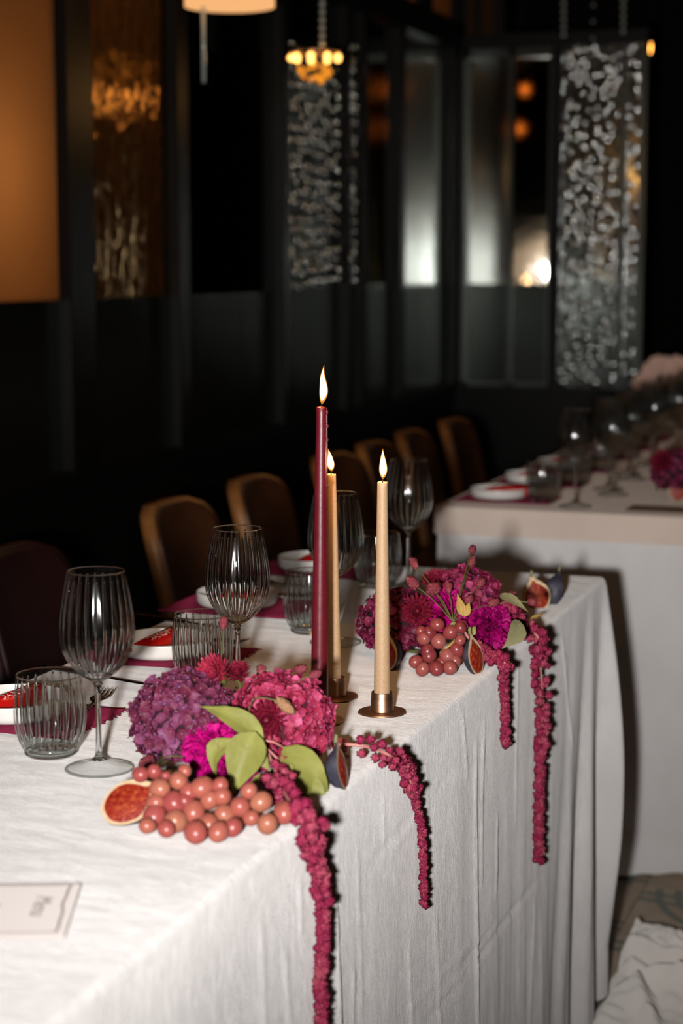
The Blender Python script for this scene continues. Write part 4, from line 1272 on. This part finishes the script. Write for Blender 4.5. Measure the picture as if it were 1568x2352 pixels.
# ---- figs
def fig_half(p, axis, cut, L, Rr, label):
    """half a fig: axis points to the stalk end, cut is the way the cut face looks"""
    t = thing('fig_half', tuple(p), label, 'fig', None)
    ax = Vector(axis).normalized(); cn_ = Vector(cut); cn_ = (cn_ - ax * cn_.dot(ax)).normalized(); sd = ax.cross(cn_)
    mt = Matrix((( sd.x, ax.x, cn_.x, 0), (sd.y, ax.y, cn_.y, 0), (sd.z, ax.z, cn_.z, 0), (0, 0, 0, 1)))
    pr = spline([(.02, -.50), (.45, -.46), (.82, -.28), (1.0, -.02), (.88, .20), (.55, .38), (.28, .48), (.17, .56), (.13, .62)], 22)
    vs, fs = [], []
    n = 18
    for r, y in pr:
        for k in range(n + 1):
            a = math.pi * k / n
            vs.append((-r * Rr * math.cos(a), y * L, -r * Rr * math.sin(a)))
    for i in range(len(pr) - 1):
        for k in range(n): fs.append((i * (n + 1) + k, i * (n + 1) + k + 1, (i + 1) * (n + 1) + k + 1, (i + 1) * (n + 1) + k))
    obj('skin', mesh('skin', vs, fs, M['fig_skin']), t, mat=mt)
    def face(scale, dz, name, m, bulge):
        v, f = [], []
        rows = len(pr)
        for i, (r, y) in enumerate(pr):
            for k in range(9):
                u = (k / 8 - .5) * 2
                yy = (y + .0) * L * scale[1] + scale[2] * L
                v.append((r * Rr * scale[0] * u, yy, dz + bulge * max(0, 1 - u * u) * max(0, 1 - (y / .5) ** 2)))
        for i in range(rows - 1):
            for k in range(8): f.append((i * 9 + k, i * 9 + k + 1, i * 9 + k + 10, i * 9 + k + 9))
        return obj(name, mesh(name, v, f, m), t, mat=mt)
    face((1, 1, 0), 0.0, 'rind', M['fig_rind'], 0.0)
    face((.88, .80, -.035), .0006, 'flesh', M['fig_flesh'], .0022)
    st = tube_vf(spline([(0, .60 * L, -.10 * Rr), (.05 * Rr, .70 * L, -.05 * Rr), (.12 * Rr, .78 * L, 0)], 6), [.14 * Rr, .13 * Rr, .12 * Rr, .11 * Rr, .1 * Rr, .1 * Rr], 8)
    obj('stalk', mesh('stalk', *st, M['leaf_dull']), t, mat=mt)
    return t

# ------------------------------------------------------------------ bouquet beside the candles (near)
hA = hydrangea(on_z(424, 1655, TZ + .056), .0585, 'purple_petal', 420, 'purple hydrangea bloom of the near bouquet, beside the wine glass', seed=2)
hB = hydrangea(on_z(647, 1652, TZ + .057), .0560, 'pink_petal', 420, 'bright pink hydrangea bloom of the near bouquet, against the burgundy candle', seed=5)
dA = depth(hA.location)
def nearer(px, py, d): return at_depth(px, py, dA - d)
bloom('dahlia', nearer(491, 1550, -.01), (-.25, -.75, .62), .0235, 'dahlia_red', 'mum', 'small open red dahlia on top of the near bouquet', 'dahlia', 3, 'dahlia', nearer(500, 1640, 0))
bloom('dahlia', nearer(545, 1548, -.045), (.1, -.6, .8), .0165, 'dahlia', 'mum', 'small dark red dahlia peeping over the pink hydrangea, before the wine glass stem', 'dahlia', 4, 'dahlia', nearer(560, 1620, 0))
bloom('dahlia', nearer(612, 1655, .056), Vector((.0, -.2, .25)) + toward, .0225, 'dahlia', 'mum', 'dark red dahlia facing out of the pink hydrangea', 'dahlia', 5, 'dahlia', nearer(620, 1690, .01))
bloom('carnation', nearer(490, 1722, .045), Vector((-.3, 0, .1)) + toward, .034, 'carnation', 'carnation', 'magenta carnation tucked between purple hydrangea and the green leaves', 'carnation', 2, None, nearer(500, 1750, .01))
bloom('carnation', nearer(540, 1770, .055), Vector((.0, 0, -.1)) + toward, .024, 'carnation_deep', 'carnation', 'deep magenta carnation behind the drooping leaf, above the grapes', 'carnation', 3, None, nearer(545, 1770, .01))
# grapes: crop coordinates, radius
raw = [(250, 805, 43), (330, 790, 38), (360, 885, 55), (465, 840, 50), (335, 965, 48), (440, 965, 60), (330, 1042, 62), (395, 1112, 45), (452, 1070, 60), (550, 1020, 60), (600, 880, 60), (640, 950, 50),
       (560, 1132, 60), (635, 1082, 52), (710, 930, 50), (725, 1035, 55), (690, 1130, 52), (770, 1105, 48), (810, 990, 55), (930, 960, 55), (965, 1085, 55), (1060, 1022, 58), (395, 812, 25), (500, 785, 34),
       (520, 905, 46), (872, 1052, 42), (700, 870, 45), (860, 900, 44), (505, 955, 45), (290, 1095, 42)]
gi = []
for cx, cy, r in raw:
    px, py = 220 + cx / 2.45, 1450 + cy / 2.45
    rm = r / 2.45 / 2130
    zz = TZ + .0125 + max(0, (1880 - py)) / 110 * .040
    if py > 1880: zz = TZ + .0125
    gi.append((on_z(px, py, zz), min(rm, .0122)))
g0 = on_z(470, 1880)
grape_bunch(gi, 'heap of rosy grapes spilling in front of the near bouquet', 'grape', (g0.x, g0.y, TZ),
    [[nearer(416, 1810, .05), nearer(440, 1800, .06), nearer(455, 1818, .07)], [nearer(490, 1800, .06), nearer(515, 1808, .075), nearer(533, 1835, .075)], [nearer(372, 1772, .05), nearer(395, 1770, .06), nearer(405, 1778, .06)],
     [nearer(560, 1832, .07), nearer(590, 1850, .085), nearer(630, 1850, .085)]])
gx = on_z(782, 1712, TZ + .012)
grape_bunch([(gx, .0098)], 'single loose dark grape between pink hydrangea and the amaranth', 'grape_dark', (gx.x, gx.y, TZ), [[gx + Vector((-.008, .004, 0)), gx + Vector((-.016, .008, .001)), gx + Vector((-.024, .012, .0))]])
# fig by the grapes and fig behind the leaf
fp = on_z(296, 1841, TZ + .021)
fig_half(fp, Vector(RT) * .75 + Vector((0, .25, .45)), Vector(-FW) + Vector((-.15, 0, .75)), .058, .0235, 'halved fig showing its red flesh, at the end of the near grapes')
fp = on_z(786, 1765, TZ + .018)
fig_half(fp, Vector((-.25, .1, 1)), Vector(RT) * .9 + Vector(-FW) * .22 + Vector((0, 0, .2)), .046, .019, 'dark halved fig behind the green leaf, seen edge on')
# amaranth with its leaves
XS = XE + .012
pathA = [nearer(600, 1695, .055), nearer(628, 1760, .075), on_z(668, 1845, TZ + .022), on_z(700, 1888, TZ + .012) + Vector((.010, 0, 0)), on_x(712, 1925, XS + .004), on_x(727, 1980, XS + .002), on_x(738, 2060, XS), on_x(741, 2150, XS), on_x(737, 2240, XS), on_x(738, 2330, XS), on_x(741, 2430, XS + .002)]
def profA(q):
    if q < .06: return 0, 0
    if q < .34: return .0125, .0046
    if q < .52: return .0095, .0050
    if q < .66: return .0066, .0046
    return .0038, .0042
sA = amaranth(pathA, profA, 'longest amaranth strand, trailing from the near bouquet out of the picture, with green leaves', 21)
leaf(sA, nearer(606, 1697, .075), nearer(458, 1622, .060), .026, toward + up * .9, .010, .30)
leaf(sA, nearer(586, 1680, .090), nearer(533, 1828, .100), .041, toward + Vector((-.1, 0, .2)), .005, .42)
leaf(sA, nearer(566, 1704, .076), nearer(503, 1802, .082), .025, toward + Vector((-.5, 0, .2)), .010, .30, side_curl=-.019)
leaf(sA, nearer(588, 1722, .078), nearer(620, 1772, .083), .014, toward, .002, .2)
leaf(sA, nearer(650, 1716, .062), nearer(763, 1858, .060), .043, toward + Vector((.5, 0, .6)), .020, .18, side_curl=-.008)
leaf(sA, nearer(676, 1790, .078), nearer(752, 1882, .085), .036, toward + Vector((.3, 0, .5)), .006, .20)
leaf(sA, nearer(597, 1775, .083), nearer(586, 1925, .125), .013, toward + Vector((-.4, 0, 0)), .004, .5, side_curl=-.006)
leaf(sA, nearer(655, 1760, .083), nearer(648, 1820, .087), .008, toward, .002, .3)
leaf(sA, nearer(668, 1755, .083), nearer(664, 1818, .088), .009, toward, .002, .4)
mbp = MB()
for a, b in ((nearer(606, 1697, .072), nearer(570, 1690, .076)), (nearer(604, 1700, .07), nearer(650, 1716, .062)), (nearer(600, 1706, .07), nearer(676, 1790, .077))):
    mbp.add(*tube_vf([Vector(a) - Vector(sA.location), (Vector(a) + Vector(b)) / 2 - Vector(sA.location) + Vector((0, 0, .002)), Vector(b) - Vector(sA.location)], .0013, 7))
obj('leaf_stalk', mbp.mesh('leaf_stalk', M['stem_pink']), sA)
pathB = [on_z(768, 1712, TZ + .016), on_z(800, 1710, TZ + .018), on_z(845, 1716, TZ + .016), on_z(893, 1734, TZ + .013), on_x(928, 1758, XS + .001), on_x(944, 1800, XS + .003), on_x(957, 1850, XS + .001), on_x(968, 1910, XS - .001), on_x(972, 1990, XS - .001), on_x(974, 2078, XS - .001)]
def profB(q):
    if q < .08: return 0, 0
    if q < .30: return .0115, .0036
    if q < .54: return .0074, .0040
    return .0024, .0031
amaranth(pathB, profB, 'magenta amaranth strand hanging down the cloth below the candles', 22)
burnet(nearer(513, 1431, -.05), nearer(512, 1560, -.03), .0055, .0080, 'pink burnet sprig standing in front of the second tumbler')
burnet(nearer(600, 1541, -.04), nearer(608, 1610, -.01), .0065, .0088, 'pink burnet sprig over the pink hydrangea, beside the small dahlia')
burnet(nearer(690, 1537, -.01), nearer(650, 1580, 0), .0060, .0085, 'pink burnet sprig leaning away towards the burgundy candle', d=Vector(RT) + Vector((0, 0, .35)))
burnet(nearer(724, 1549, .012), nearer(672, 1580, .02), .0058, .0078, 'pink burnet sprig touching the burgundy candle')
burnet(nearer(655, 1622, .066), nearer(565, 1655, .045), .0072, .0135, 'faded tan burnet sprig arching over the dark dahlia', 'burnet_tan', d=Vector(RT) * .8 + Vector((0, 0, -.6)), via=nearer(585, 1605, .06))
burnet(nearer(338, 1756, .045), nearer(430, 1738, .055), .0125, .0088, 'dull pink burnet sprig lying over the near grapes', d=(-1, 0, .1), via=nearer(385, 1738, .06))

# ------------------------------------------------------------------ second bouquet (behind the lone cream candle)
hC = hydrangea(on_z(912, 1432, TZ + .050), .0530, 'wine_petal', 330, 'dark wine hydrangea bloom behind the lone cream candle', seed=8)
dB = depth(hC.location)
def near2(px, py, d): return at_depth(px, py, dB - d)
hydrangea(near2(1065, 1378, -.030), .0520, 'mauve_petal', 330, 'mauve hydrangea bloom at the top of the second bouquet', seed=9)
bloom('carnation', near2(1018, 1402, .020), Vector((.0, -.1, .5)) + toward, .034, 'carnation', 'carnation', 'bright magenta carnation at the centre of the second bouquet', 'carnation', 6, None, near2(1030, 1440, -.01))
bloom('carnation', near2(1118, 1440, .012), Vector((.2, 0, .1)) + toward, .036, 'carnation_deep', 'carnation', 'deep magenta carnation facing the table edge in the second bouquet', 'carnation', 7, None, near2(1110, 1460, -.03))
bloom('dahlia', near2(958, 1405, .055), Vector((-.1, 0, .25)) + toward, .025, 'dahlia', 'mum', 'dark red dahlia of the second bouquet, beside the candle shadow', 'dahlia', 8, 'dahlia', near2(965, 1430, .0))
bloom('dahlia', near2(1000, 1338, -.02), Vector((-.1, 0, .9)) + toward, .022, 'dahlia', 'mum', 'dark dahlia half buried along the top of the second bouquet', 'dahlia', 9, 'dahlia', near2(1005, 1400, -.03))
raw2 = [(625, 600, 42), (578, 655, 42), (540, 690, 42), (635, 708, 52), (712, 650, 44), (775, 620, 36), (575, 800, 45), (690, 800, 45), (755, 765, 45), (565, 770, 42), (490, 840, 42), (532, 888, 42), (620, 885, 45), (708, 878, 45), (740, 835, 40), (660, 845, 36), (775, 700, 34), (520, 640, 30)]
gi = []
for cx, cy, r in raw2:
    px, py = 780 + cx / 2.8, 1220 + cy / 2.8
    zz = TZ + .0105 + max(0, (1528 - py)) / 100 * .058
    gi.append((on_z(px, py, zz), min(r / 2.8 / 1560, .0110)))
g0 = on_z(1000, 1540)
grape_bunch(gi, 'bunch of darker red grapes at the foot of the second bouquet', 'grape_dark', (g0.x, g0.y, TZ),
    [[near2(1050, 1463, .07), near2(1035, 1480, .085), near2(1010, 1500, .085)], [near2(1010, 1455, .07), near2(1012, 1462, .08), near2(1020, 1470, .08)], [near2(1062, 1468, .07), near2(1058, 1478, .08), near2(1050, 1485, .08)], [near2(1004, 1515, .085), near2(1012, 1522, .09), near2(1002, 1526, .09)]])
fp = on_z(886, 1499, TZ + .024)
fig_half(fp, Vector(RT) * .10 + Vector((0, -.05, 1)), Vector(-FW) + Vector((-.75, .1, .15)), .050, .0225, 'halved fig behind the lone cream candle, half in shadow')
fp = on_z(1092, 1508, TZ + .023)
fig_half(fp, Vector(RT) * -.22 + Vector((0, 0, 1)), Vector(-FW) * .55 + Vector(RT) * .72 + Vector((0, 0, .12)), .052, .0175, 'halved fig standing upright beside the grapes of the second bouquet')
fp = on_z(1232, 1368, TZ + .020)
fig_half(fp, Vector(RT) * -.25 + Vector((0, .1, .8)), Vector(-FW) * .8 + Vector((.1, 0, .45)), .052, .0235, 'halved fig lying with its cut face up at the far corner of the near table')
fp = on_z(1274, 1358, TZ + .019)
fig_half(fp, Vector(RT) * .15 + Vector((0, .25, .9)), Vector(RT) * .9 + Vector((0, .9, 0)), .056, .019, 'dark fig half turned away, at the far corner of the near table')
pathC = [near2(1058, 1430, .065), near2(1072, 1460, .075), near2(1092, 1482, .072), on_z(1118, 1503, TZ + .020), on_z(1140, 1522, TZ + .013) + Vector((.012, 0, 0)), on_x(1155, 1560, XS - .001), on_x(1160, 1610, XS - .002), on_x(1160, 1660, XS - .002), on_x(1161, 1712, XS - .002)]
def profC(q):
    if q < .05: return .0035, .0036
    if q < .15: return 0, 0
    if q < .45: return .0068, .0042
    return .0034, .0040
sC = amaranth(pathC, profC, 'shortest amaranth strand, dropping over the edge beside the upright fig', 23)
pathD = [near2(1155, 1382, -.02), near2(1175, 1400, -.02), on_z(1195, 1428, TZ + .030), on_z(1222, 1462, TZ + .014) + Vector((.008, 0, 0)), on_x(1238, 1505, XS + .002), on_x(1244, 1570, XS + .002), on_x(1246, 1650, XS + .001), on_x(1242, 1740, XS), on_x(1238, 1830, XS), on_x(1237, 1910, XS), on_x(1237, 1978, XS)]
def profD(q):
    if q < .10: return .0065, .0048
    if q < .36: return .0110, .0056
    if q < .58: return .0125, .0060
    if q < .68: return .0070, .0058
    return .0042, .0052
sD = amaranth(pathD, profD, 'thick dark amaranth strand hanging lowest near the far corner of the near table', 24)
leaf(sD, near2(1148, 1365, .0), near2(1212, 1405, .03), .016, toward + up, .004, .2, 'leaf_dull')
leaf(sD, near2(1192, 1425, .02), near2(1152, 1490, .045), .026, toward + Vector((.3, 0, .3)), .004, .2, 'leaf_dull', side_curl=.006)
leaf(sD, near2(1180, 1430, .02), near2(1206, 1466, .03), .008, toward, .002, .3, 'leaf_dull')
leaf(sD, on_z(1215, 1425, TZ + .02), on_z(1250, 1408, TZ + .028), .006, toward + up, .001, .3, 'leaf_tan')
leaf(sC, near2(1063, 1415, .066), near2(1050, 1364, .060), .012, toward, .003, .4, 'leaf_tan')
leaf(sC, near2(1066, 1416, .066), near2(1078, 1382, .062), .011, toward, .002, .4, 'leaf_tan')
leaf(sC, near2(1050, 1440, .075), near2(1028, 1438, .078), .010, toward + up, .003, .3, 'leaf')
leaf(sC, near2(1078, 1456, .07), near2(1092, 1438, .068), .012, toward, .002, .3, 'leaf')
hub = near2(1040, 1428, .072)
for (px, py, r, l, dd, m, lab) in [
        (950, 1293, .0066, .0115, -.01, 'burnet', 'red burnet sprig rising above the dark wine hydrangea'), (1083, 1287, .0066, .0118, -.02, 'burnet', 'tall burnet sprig with tan head standing above the mauve hydrangea'),
        (1084, 1262, .0060, .0082, -.02, 'burnet', 'topmost burnet sprig of the second bouquet'), (946, 1338, .0088, .0118, .045, 'burnet', 'burnet sprig leaning over the dahlia of the second bouquet'),
        (995, 1352, .0128, .0095, .055, 'burnet', 'large pinkish burnet sprig before the mauve hydrangea'), (1030, 1350, .0062, .0090, .045, 'burnet', 'slim burnet sprig above the bright carnation'),
        (1104, 1338, .0064, .0090, .030, 'burnet', 'burnet sprig in front of the mauve florets'), (1076, 1376, .0066, .0080, .055, 'burnet', 'red burnet sprig above the yellow leaves'),
        (1133, 1384, .0072, .0100, .030, 'burnet', 'burnet sprig over the deep carnation'), (1176, 1366, .0064, .0072, -.02, 'burnet', 'burnet sprig reaching towards the far figs'), (1222, 1383, .0070, .0066, .02, 'burnet', 'burnet sprig end resting on the cut far fig')]:
    burnet(near2(px, py, dd), hub if px < 1140 else near2(1130, 1390, .01), r, l, lab, m)

# ------------------------------------------------------------------ far table
GN = 'glasses on the far table'
yy = [on_z(1145, 1150).y, on_z(1180, 1112).y, on_z(1228, 1078).y, on_z(1272, 1050).y, on_z(1308, 1028).y, on_z(1345, 1008).y]
od = ['first', 'second', 'third', 'fourth', 'fifth', 'sixth', 'seventh', 'eighth']
for i, y in enumerate(yy):
    x = X2a + .105
    napkin((x + .02, y), f'{od[i]} burgundy napkin along the far table, under a white plate', 'burgundy napkins of the far table', 0.02, TT)
    plate((x, y), f'{od[i]} white plate along the far table, counted from its near end', 'white plates of the far table', TT + .005)
    pepper((x + .018, y - .012), TT + .010, .1, '', f'{od[i]} red chili pepper along the far table, on a white plate', 'red peppers of the far table')
for i in range(7):
    y = on_z(1252, 1158).y + .335 * i
    tumbler((-.957, y), f'{od[i]} ribbed tumbler along the far table, counted from its near end', 'ribbed tumblers of the far table', .1 * i, TT)
for i in range(7):
    y = on_z(1320, 1168).y + .335 * i
    wine_glass((-.872 + .01 * math.sin(i * 2.1), y), f'{od[i]} wine glass of the inner row along the far table, counted from its near end', 'inner row of wine glasses on the far table', .3 * i, TT)
for i in range(7):
    y = on_z(1386, 1140).y + .325 * i
    wine_glass((-.845 + .012 * math.cos(i * 1.7), y), f'{od[i]} wine glass of the outer row along the far table, counted from its near end', 'outer row of wine glasses on the far table', .2 * i, TT)
c = on_z(1400, 1172)
menu_card((c.x + .36, Y2a + .035), .32, .10, 0, .003, M['kraft'], 'brown kraft card lying along the front edge of the far table', TT, False)
hE = hydrangea(on_z(1552, 1085, TT + .060), .058, 'wine_petal', 200, 'burgundy hydrangea bloom on the far table', seed=12)
bloom('dahlia', at_depth(1520, 1060, depth(hE.location) - .05), Vector((-.5, 0, .2)) + toward, .030, 'dahlia', 'mum', 'dark dahlia of the bouquet on the far table', 'dahlia', 11, 'dahlia', tuple(hE.location))
fp = on_z(1556, 1128, TT + .020)
fig_half(fp, Vector((0, .1, 1)), Vector(-FW) + Vector((0, 0, .2)), .05, .022, 'halved orange fig below the burgundy bloom on the far table')
# pale roses in a low bowl at the far end
pr_ = on_y(1535, 880, 6.9)
rb = thing('flower_bowl', (pr_.x, 6.9, TT), 'low white bowl holding pale pink roses at the end of the far table', 'bowl')
obj('vessel', mesh('vessel', *lathe_vf([tuple(q) for q in spline([(.0004, 0), (.045, 0), (.06, .012), (.085, .05), (.092, .072), (.088, .072), (.08, .05), (.055, .016), (.0004, .012)], 40)], 48), M['china']), rb)
for k, (px, py, r) in enumerate(((1512, 848, .052), (1552, 850, .055), (1480, 882, .042), (1545, 895, .05), (1590, 870, .055), (1510, 900, .042))):
    p = on_y(px, py, 6.88 + .02 * (k % 3))
    bloom('rose', p, (-.2 + .1 * k, -.5, .8), r, 'pale_rose', 'rose', ['pale pink rose highest in the white bowl', 'pale pink rose next to the highest one in the white bowl', 'pale pink rose hanging over the bowl rim by the glazed partition', 'pale pink rose low at the front of the white bowl', 'pale pink rose at the outer side of the white bowl', 'small pale pink rose under the highest one in the white bowl'][k], 'rose', 20 + k % 2, None, (pr_.x, 6.9, TT + .05))
def tealight(p, label):
    t = thing('tealight', (p[0], p[1], TT), label, 'tealight')
    obj('cup', mesh('cup', *lathe_vf([(.0004, 0), (.026, 0), (.030, .05), (.0288, .05), (.025, .004), (.0004, .004)], 32), M['glass']), t)
    obj('wax', mesh('wax', *lathe_vf([(.0004, .005), (.0235, .005), (.025, .022), (.0004, .022)], 24), M['cream_wax']), t)
    obj('flame', mesh('flame', *flame_vf(.026, .006, (0, 0, 0)), M['flame_core']), t, (0, 0, .024))
    lamp_light('flame_light', t, (0, 0, .04), .15, (1, .5, .2), .008)
p = on_z(1512, 922, TT); tealight((p.x, p.y), 'small lit tealight in glass before the pale roses')

# ------------------------------------------------------------------ chairs
def back_mesh(name, m, inset=0.0, t0=-.016, t1=.016):
    """curved shell, round upper corners; local x is depth (front = +x), y width, z height"""
    nu, nv = 28, 22
    W, Hh = .168, .345
    grid = []
    vs, fs = [], []
    for lay, tx in ((0, t1), (1, t0)):
        for j in range(nv + 1):
            v = j / nv
            for i in range(nu + 1):
                u = (i / nu - .5) * 2
                h = Hh * v
                w = W - inset
                top = Hh - inset
                hz = top * v
                # round the upper corners
                rc = .085
                lim = w
                if hz > top - rc: lim = w - rc + math.sqrt(max(0, rc * rc - (hz - top + rc) ** 2))
                taper = 1 - .10 * (1 - v)
                y = u * lim * taper
                x = tx + .035 * (y / W) ** 2 - .07 * v - (.010 * v * v)
                if abs(u) > .93: x += 0
                vs.append((x, y, hz + inset * .2))
    o = (nu + 1) * (nv + 1)
    for j in range(nv):
        for i in range(nu):
            a = j * (nu + 1) + i
            fs.append((a, a + 1, a + nu + 2, a + nu + 1)); fs.append((o + a, o + a + nu + 1, o + a + nu + 2, o + a + 1))
    edge = [i for i in range(nu + 1)] + [j * (nu + 1) + nu for j in range(1, nv + 1)] + [nv * (nu + 1) + i for i in range(nu - 1, -1, -1)] + [j * (nu + 1) for j in range(nv - 1, 0, -1)]
    for a, b_ in zip(edge, edge[1:] + edge[:1]): fs.append((a, o + a, o + b_, b_))
    return mesh(name, vs, fs, m)
def chair(loc, label, lm, em, group):
    t = thing('dining_chair', loc, label, 'chair', group)
    zb = .46
    sh = obj('backrest', back_mesh('backrest', em), t, (-.20, 0, zb))
    obj('back_cushion', back_mesh('back_cushion', lm, .012, .010, .024), sh, (.0, 0, .004))
    soft_box('seat', (-.22, -.17, .43), (.10, .17, .475), lm, t, .018, 3)
    for sx in (-1, 1):
        for sy in (-1, 1):
            obj('leg', mesh('leg', *tube_vf([(sx * .12 - .06, sy * .14, .432), (sx * .145 - .06, sy * .155, 0)], [.013, .009], 10), M['black_metal']), t)
    return t
CT = [on_z(322, 1176, .80), on_z(492, 1116, .80), on_z(695, 1060, .80), on_z(815, 1031, .80), on_z(920, 1003, .80), on_z(1010, 975, .80)]
G = 'brown leather chairs along the tables'
labs = ['brown leather chair beside the near table, closest to the camera of the brown row', 'brown leather chair directly behind the second wine glass', 'brown leather chair partly behind the candle flames', 'brown leather chair glimpsed between the candle and the far wine glass of the near table',
        'brown leather chair with a bright sheen at the gap between the tables', 'brown leather chair farthest along, beside the near end of the far table']
xc = sum(p.x for p in CT) / 6 + .27
first = None
for i, p in enumerate(CT):
    loc = (xc - (.008 if i == 4 else 0), p.y + .15, 0)
    if first is None: first = chair(loc, labs[0], M['leather'], M['leather_edge_lit'], G)
    else: dup(first, loc, [0, .02, -.02, .03, .05, .02][i], labs[i])
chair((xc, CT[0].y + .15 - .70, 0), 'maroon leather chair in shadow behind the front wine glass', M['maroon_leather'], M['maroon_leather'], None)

# ------------------------------------------------------------------ hanging lamps and bead chains
def bead_chain(px, y0, pys, r, label, y, emph=1.0):
    low = on_y(px, pys[-1], y)
    t = thing('bead_chain', low, label, 'bead chain', 'glass bead chains hanging by the partition')
    vs, fs = ico_vf(2)
    me = mesh('bead', [v * r for v in vs], fs, M['china_bead'])
    for py in pys:
        obj('bead', me, t, on_y(px, py, y) - low)
    obj('cord', mesh('cord', *tube_vf([(0, 0, 0), (0, 0, CEIL - low.z)], .0015, 6), M['black_metal']), t)
    top = on_y(px, pys[0], y).z - low.z
    k = 1
    dz = (top) / max(1, len(pys) - 1)
    while low.z + top + dz * k < CEIL - .05 and k < 40:
        obj('bead', me, t, (0, 0, top + dz * k)); k += 1
    return t
M['china_bead'] = plain('glass_bead', (.36, .40, .37), 0.18, spec=1.0)
bead_chain(1294, 0, [8, 26, 44, 62, 80], .010, 'strand of glass beads above the hammered partition pane', 7.4)
bead_chain(1361, 0, [50, 88], .007, 'short dim strand of glass beads between two others', 7.7)
bead_chain(1431, 0, [2, 19, 37, 54, 72], .010, 'strand of glass beads by the dark opening', 7.4)
# glowing chandelier under its beads
pc = on_y(716, 134, 5.35)
ch = thing('chandelier', pc, 'small glowing amber chandelier hanging from a bead strand', 'chandelier')
vs, fs = ico_vf(2)
bme = mesh('bead', [v * .0095 for v in vs], fs, M['china_bead'])
bs = [on_y(740, py, 5.35) - pc for py in (10, 28, 46, 64, 82, 100)]
for b in bs: obj('bead', bme, ch, b)
dz = bs[0].z - bs[1].z
for k in range(1, 30):
    q = bs[0] + Vector((0, 0, dz * k))
    if q.z + pc.z > CEIL - .03: break
    obj('bead', bme, ch, q)
obj('cord', mesh('cord', *tube_vf([bs[-1], Vector((bs[-1].x, bs[-1].y, CEIL - pc.z))], .0015, 6), M['black_metal']), ch)
obj('ring', mesh('ring', *tube_vf([(bs[-1].x - .020 + .075 * math.cos(a / 24 * 6.2832), bs[-1].y - .007 + .075 * math.sin(a / 24 * 6.2832), .016) for a in range(25)], .004, 8, False), M['brass']), ch)
blm = mesh('bulb', [v * .0105 for v in vs], fs, M['hot_bulb'])
for k in range(9):
    a = k / 9 * 6.2832
    obj('bulb', blm, ch, (bs[-1].x - .020 + .072 * math.cos(a), bs[-1].y - .007 + .072 * math.sin(a), .0))
dr_ = mesh('crystal_drop', [v * .0075 for v in vs], fs, M['amber_crystal'])
rr = random.Random(4)
for k in range(26):
    a = rr.uniform(0, 6.28); q = rr.uniform(0, 1)
    obj('crystal_drop', dr_, ch, (bs[-1].x - .020 + .055 * (1 - q * .5) * math.cos(a), bs[-1].y - .007 + .055 * (1 - q * .5) * math.sin(a), -.022 - .05 * q))
lamp_light('lamp_glow', ch, (bs[-1].x, bs[-1].y, -.1), 1.6, (1, .5, .15), .04)
# drum pendant, only its lower edge in view
pd = on_y(527, 16, 4.6)
dp = thing('drum_pendant', pd, 'glowing orange drum lampshade cut by the top of the picture', 'pendant lamp')
obj('lamp_shade', mesh('lamp_shade', *lathe_vf([(.118, 0), (.118, .20), (.116, .20), (.116, .004), (.0004, .004), (.0004, 0)], 48, close=False), M['shade_glow']), dp)
obj('cord', mesh('cord', *tube_vf([(0, 0, .20), (0, 0, CEIL - pd.z)], .003, 6), M['black_metal']), dp)
rd = on_y(468, 190, 4.6) - pd
obj('glass_rod', mesh('glass_rod', *tube_vf([(rd.x, rd.y, rd.z), (rd.x, rd.y, .02)], .0055, 10), M['china_bead']), dp)
# small warm bulbs: by the opening, and added behind the glass for reflected glints
def bulb(px, py, y, label, r=.02, mat='dim_bulb', tall=1.0, x=None):
    p = on_y(px, py, y) if x is None else on_x(px, py, x)
    t = thing('hanging_bulb', p, label, 'bulb', 'small amber bulbs')
    v, f = ico_vf(2)
    obj('lamp_globe', mesh('lamp_globe', [(q.x * r, q.y * r, q.z * r * tall) for q in v], f, M[mat]), t)
    obj('socket', mesh('socket', *lathe_vf([(.0004, r * tall * .9), (.009, r * tall * .9), (.009, r * tall + .03), (.0004, r * tall + .03)], 12), M['black_metal']), t)
    obj('cord', mesh('cord', *tube_vf([(0, 0, r * tall + .03), (0, 0, CEIL - p.z)], .002, 6), M['black_metal']), t)
bulb(1205, 206, 8.9, 'upper amber bulb added behind the smooth partition pane for a reflected glint')
bulb(1192, 296, 9.1, 'lower amber bulb added behind the smooth partition pane for a reflected glint')
bulb(880, 205, 0, 'upper amber bulb added behind the wall pane for a reflected glint, beyond the candles', x=XL - .3)
bulb(860, 296, 0, 'lower amber bulb added behind the wall pane for a reflected glint, beyond the candles', .015, x=XL - .35)
bulb(1487, 110, 8.3, 'tall amber flame bulb hanging beside the partition edge', .016, 'warm_bulb', 2.6)
